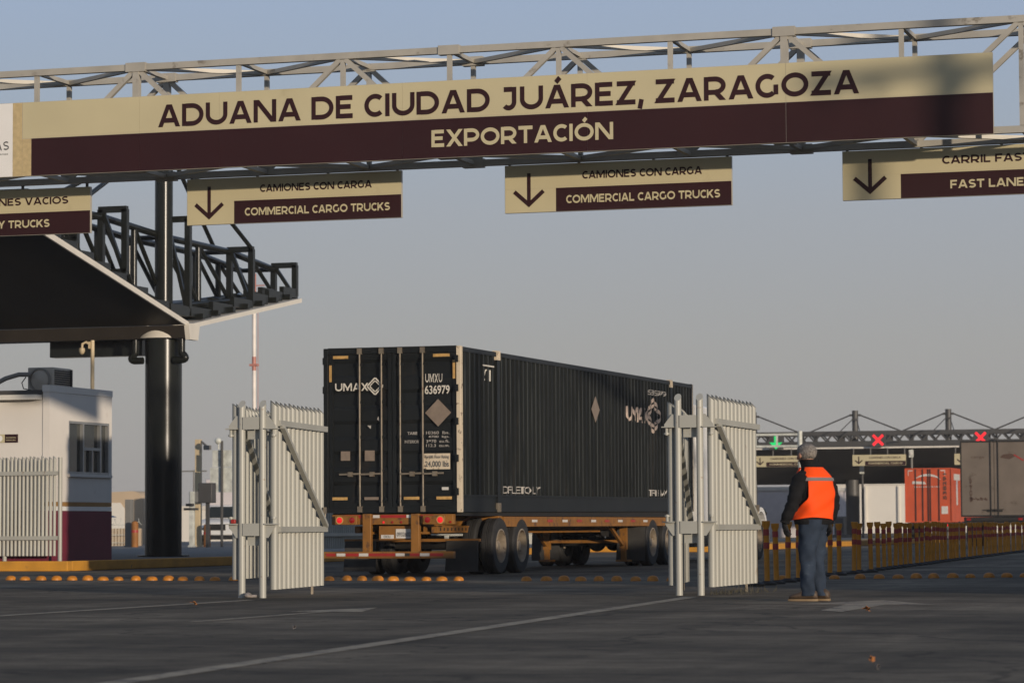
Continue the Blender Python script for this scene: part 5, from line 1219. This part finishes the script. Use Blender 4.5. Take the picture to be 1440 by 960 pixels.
T = thing('parasol', (-53, 112, .17), 'small blue parasol top beside the booth corner', 'parasol')
q = MB(True); q.tube((-52.9, 112, .17), (-52.9, 112, 1.55), .03, 8); q.build('pole', 'greypost', T)
q = MB(True); q.lathe([(.95, 1.30), (.9, 1.34), (.02, 1.62)], (-52.9, 112, 0), (0, 0, 1), 12); 
M['bluecloth'] = mat('blue cloth', (.10, .15, .24), .8); q.build('canopy', 'bluecloth', T)

def post(name, x, y, w, z0, z1, m, label, cat, cap=True):
    T = thing(name, (x, y, z0), label, cat)
    q = MB(True); q.box(x-w/2, x+w/2, y-w/2, y+w/2, z0, z1); q.build('shaft', m, T, bevel=.01)
    q = MB(True); q.box(x-w/2-.03, x+w/2+.03, y-w/2-.03, y+w/2+.03, z0, z0+.06); q.build('foot_plate', m, T)
    return T
post('barrier_post', -45.8, 100, .24, .17, 1.9, 'greypost', 'dark square post standing between the booth and the rust bollard', 'post')
def rustboll(x, y, h, label):
    T = thing('bollard', (x, y, .17), label, 'bollard')
    q = MB(True); q.lathe([(.13, .17), (.13, h-.10), (.10, h-.03), (.03, h)], (x, y, 0), (0, 0, 1), 18); q.build('tube', 'brownboll', T)
    q = MB(True); q.lathe([(.132, h*.62), (.134, h*.62), (.134, h*.7), (.132, h*.7)], (x, y, 0), (0, 0, 1), 18); q.build('band', 'bband', T)
rustboll(-45.35, 99.5, 1.12, 'rust orange bollard just left of the thick black column')
rustboll(-42.56, 99.6, 1.0, 'rust orange bollard right of the black column beside the thin sign pole')
T = thing('lamp_post', (-45.4, 101, .17), 'thin grey lamp post with short arm left of the black column', 'lamp post')
q = MB(True); q.tube((-45.45, 101, .17), (-45.45, 101, 3.15), .045, 10); q.build('pole', 'greypost', T)
q = MB(True); q.tube((-45.45, 101, 3.1), (-45.15, 101, 3.15), .03, 8); q.box(-45.2, -44.95, 100.9, 101.1, 3.1, 3.18); q.build('arm', 'greypost', T)
T = post('camera_post', -43.07, 100, .20, .17, 4.05, 'polebeige', 'beige square post with small camera right of the black column', 'camera post')
q = MB(True); q.bar((-42.97, 100, 3.98), (-42.6, 99.8, 3.75), .06); q.box(-42.75, -42.5, 99.7, 99.85, 3.66, 3.82); q.build('camera', 'greypost', T)
q = MB(True); q.box(-43.0, -42.5, 99.4, 99.88, 1.78, 2.16); q.build('control_box', 'greypost', T)
T = post('barrier_post', -42.67, 98.5, .16, .17, 2.15, 'galv', 'pale grey short post with a sensor head next to the beige square post', 'post')
q = MB(True); q.box(-42.95, -42.40, 98.4, 98.46, 1.48, 1.56); q.box(-42.85, -42.55, 98.35, 98.42, 1.62, 1.72); q.build('sensor_head', 'fardark', T)
T = thing('sign_post', (-41.7, 99, .17), 'thin dark pole carrying two blank galvanised sign backs and a floodlight', 'sign post')
q = MB(True); q.tube((-41.69, 98.9, .17), (-41.69, 98.9, 3.95), .05, 10); q.build('pole', 'fardark', T)
q = MB(True); q.box(-42.10, -41.35, 99.0, 99.02, 3.02, 3.62); q.build('sign_back', 'galv', T)
q = MB(True); q.box(-42.18, -41.24, 98.98, 99.0, 2.12, 3.0); q.build('sign_back', 'galv', T)
q = MB(True); q.tube((-41.82, 98.9, 3.65), (-41.82, 98.9, 3.85), .03, 8); q.ball((-41.82, 98.85, 3.95), .12, .1, .12); q.build('floodlight', 'galv', T)
T = thing('ticket_machine', (-41.4, 97, .17), 'dark box on a thin post just left of the left gate', 'ticket machine')
q = MB(True); q.box(-41.62, -41.1, 96.6, 97, 1.72, 2.42); q.build('case', 'fardark', T, bevel=.02)
q = MB(True); q.box(-41.4, -41.28, 96.75, 96.85, .17, 1.72); q.build('post', 'fardark', T)
# white truck facing us
T = thing('parked_truck', (-47, 112, 0), 'white truck facing the camera behind the blank sign backs', 'truck')
x0, x1, y0 = -48.45, -46.35, 112
q = MB(True); q.box(x0, x1, y0+1.2, y0+7, .8, 2.85); q.build('cargo_box', 'farlilac', T, bevel=.04)
q = MB(True); q.prism([(x0+.2, y0, .55), (x0+.2, y0, 1.05), (x0+.2, y0+.25, 1.18), (x0+.2, y0+.7, 1.22), (x0+.2, y0+.95, 1.75), (x0+.2, y0+1.18, 1.8), (x0+.2, y0+1.18, .55)], (x1-x0-.4, 0, 0)); q.build('cab', 'cabwhite', T, bevel=.05)
q = MB(True); q.prism([(x0+.32, y0+.70, 1.26), (x1-.32, y0+.70, 1.26), (x1-.36, y0+.91, 1.70), (x0+.36, y0+.91, 1.70)], (0, -.02, .01)); q.build('windscreen', 'glass', T)
q = MB(True); q.box(x0+.7, x1-.7, y0-.02, y0, .75, 1.0); q.build('radiator_grille', 'dark', T)
for a in (x0+.42, x1-.42):
    q = MB(True); q.lathe([(.11, 0), (.09, -.03), (.02, -.04)], (a, y0, .86), (0, 1, 0), 14); q.build('headlight', 'chrome', T)
q = MB(True); q.box(x0+.15, x1-.15, y0-.12, y0-.02, .38, .56); q.build('front_bumper', 'dark', T, bevel=.03)
for s_, a in ((1, x1-.2), (-1, x0+.2)): wheel(T, 'wheel', a, y0+.65, s_, .42, .24); wheel(T, 'wheel', a, y0+5.2, s_, .42, .3)
# distant low buildings on the left skyline
T = building('depot_building', -90, -62, 175, 190, 2.0, 'farwhite', 'low distant white depot building right of the black column', 'building')
q = MB(True)
for i in range(6): q.box(-88+i*4.4, -86+i*4.4, 174.95, 174.99, 1.0, 2.2)
q.build('window', 'glass', T)
# power line poles far away on the left
T = thing('utility_pole', (-66, 160, 0), 'thin distant utility pole with crossarm just right of the black column', 'utility pole')
q = MB(True); q.tube((-69.2, 160, 0), (-69.2, 160, 4.2), .05, 8); q.build('pole', 'greypost', T)
q = MB(True); q.box(-70.0, -68.4, 159.95, 160.05, 4.1, 4.18); q.build('crossarm', 'greypost', T)

# ================================================================== UTILITY POLE behind the camera whose shadow crosses the banner
T = thing('utility_pole', (13.8, 23.0, 0), 'wooden utility pole with a crossarm standing right of the lanes near the camera', 'utility pole')
q = MB(True); q.tube((13.8, 23.0, 0), (13.8, 23.0, 12.2), .17, 16, .14); q.build('pole', 'brownboll', T)
q = MB(True); q.bar((12.2, 22.6, 9.95), (14.5, 23.3, 9.95), .14, .20); q.build('crossarm', 'brownboll', T)
for t_ in (-.95, -.5, .5, .95):
    q = MB(True); q.lathe([(.03, 0), (.07, -.03), (.09, -.10), (.07, -.22), (.03, -.30)], (13.5+t_, 22.95+t_*.3, 9.88), (0, 0, 1), 12); q.build('insulator', 'greypost', T)

# ================================================================== added WALL on the right, out of frame, put in to shade the bollards
T = thing('added_shade_wall', (-2.9, 34.5, 0), 'added unseen concrete wall right of the fast lane, casting shade on the bollards', 'wall')
q = MB(True); q.box(-3.0, -2.8, 34.6, 104, .0, 2.3); q.build('wall', 'concrete', T)
q = MB(True)
for i in range(24): q.box(-3.06, -2.74, 34.4+i*3, 34.75+i*3, 0, 2.42)
q.build('pier', 'concrete', T)
# ================================================================== SMALL LITTER
def leaf(x, y, label, m='leaf', s_=.07):
    q = MB(); pts = []
    for i in range(11):
        a = 2*math.pi*i/11; r_ = s_*(1 if i % 2 else .45)*random.uniform(.8, 1.1); pts.append((r_*math.cos(a), r_*math.sin(a)*.8, .012+.035*abs(math.cos(a))))
    q.prism(pts, (0, 0, .003)); q.tube((0, 0, .014), (-s_*1.1, -s_*.4, .03), .003, 5)
    o = q.build('dry_leaf' if m == 'leaf' else 'litter', m); o.location = (x, y, .002); o.rotation_euler = (R(random.uniform(10, 35)), R(random.uniform(-20, 20)), random.uniform(0, 6)); tag(o, label, 'leaf' if m == 'leaf' else 'litter')
leaf(-13.04, 30.13, 'curled orange leaf on the asphalt in front of the left gate', s_=.055)
leaf(-5.36, 28.64, 'orange leaf lying beside the painted arrow right of the man', s_=.06)
leaf(-3.36, 18.07, 'small dull orange leaf on the asphalt at the bottom right of the photo', s_=.03)
leaf(-3.11, 17.03, 'tiny pale scrap of paper on the asphalt at the bottom right', 'litter', .02)
leaf(-9.04, 22.93, 'tiny pale scrap of paper on the asphalt near the middle lane line', 'litter', .018)
q = MB()
pts = [(.05*math.cos(2*math.pi*i/10)*(1 if i % 2 else .5), 0, .05*math.sin(2*math.pi*i/10)*(1 if i % 2 else .5)) for i in range(10)]
q.prism(pts, (0, .006, 0)); o = q.build('dry_leaf', 'leaf'); o.location = (-8.705, 35.19, .80); tag(o, 'dry leaf caught between the two posts of the right gate', 'leaf')
# dry weeds under the right gate leaf
q = MB()
for i in range(80):
    x, y = random.uniform(-.25, .25), random.uniform(0, 2.3); a = random.uniform(0, 6.28); h = random.uniform(.03, .12); d = random.uniform(.01, .06)
    q.poly([(x, y, 0), (x+.008, y+.004, 0), (x+d*math.cos(a), y+d*math.sin(a), h)])
o = q.build('weeds', 'weed', fix=False); o.location = (-8.35, 35.3, .003); tag(o, 'dry weeds growing along the foot of the right gate', 'weeds', None, 'stuff')

# ================================================================== HAZE (dusty air over the whole yard)
q = MB(); q.box(-1510, 1510, -310, 3010, -1, 14)
hz = q.build('haze', 'tan'); hz.data.materials.clear(); tag(hz, kind='stuff')
hm = bpy.data.materials.new('haze'); hm.use_nodes = True; hn, hl = hm.node_tree.nodes, hm.node_tree.links
hn.remove(hn['Principled BSDF']); pv = hn.new('ShaderNodeVolumePrincipled'); pv.inputs['Density'].default_value = 0.0003; pv.inputs['Color'].default_value = (0.85, 0.83, 0.82, 1); pv.inputs['Anisotropy'].default_value = 0.0
hl.new(pv.outputs[0], hn['Material Output'].inputs['Volume']); hz.data.materials.append(hm)
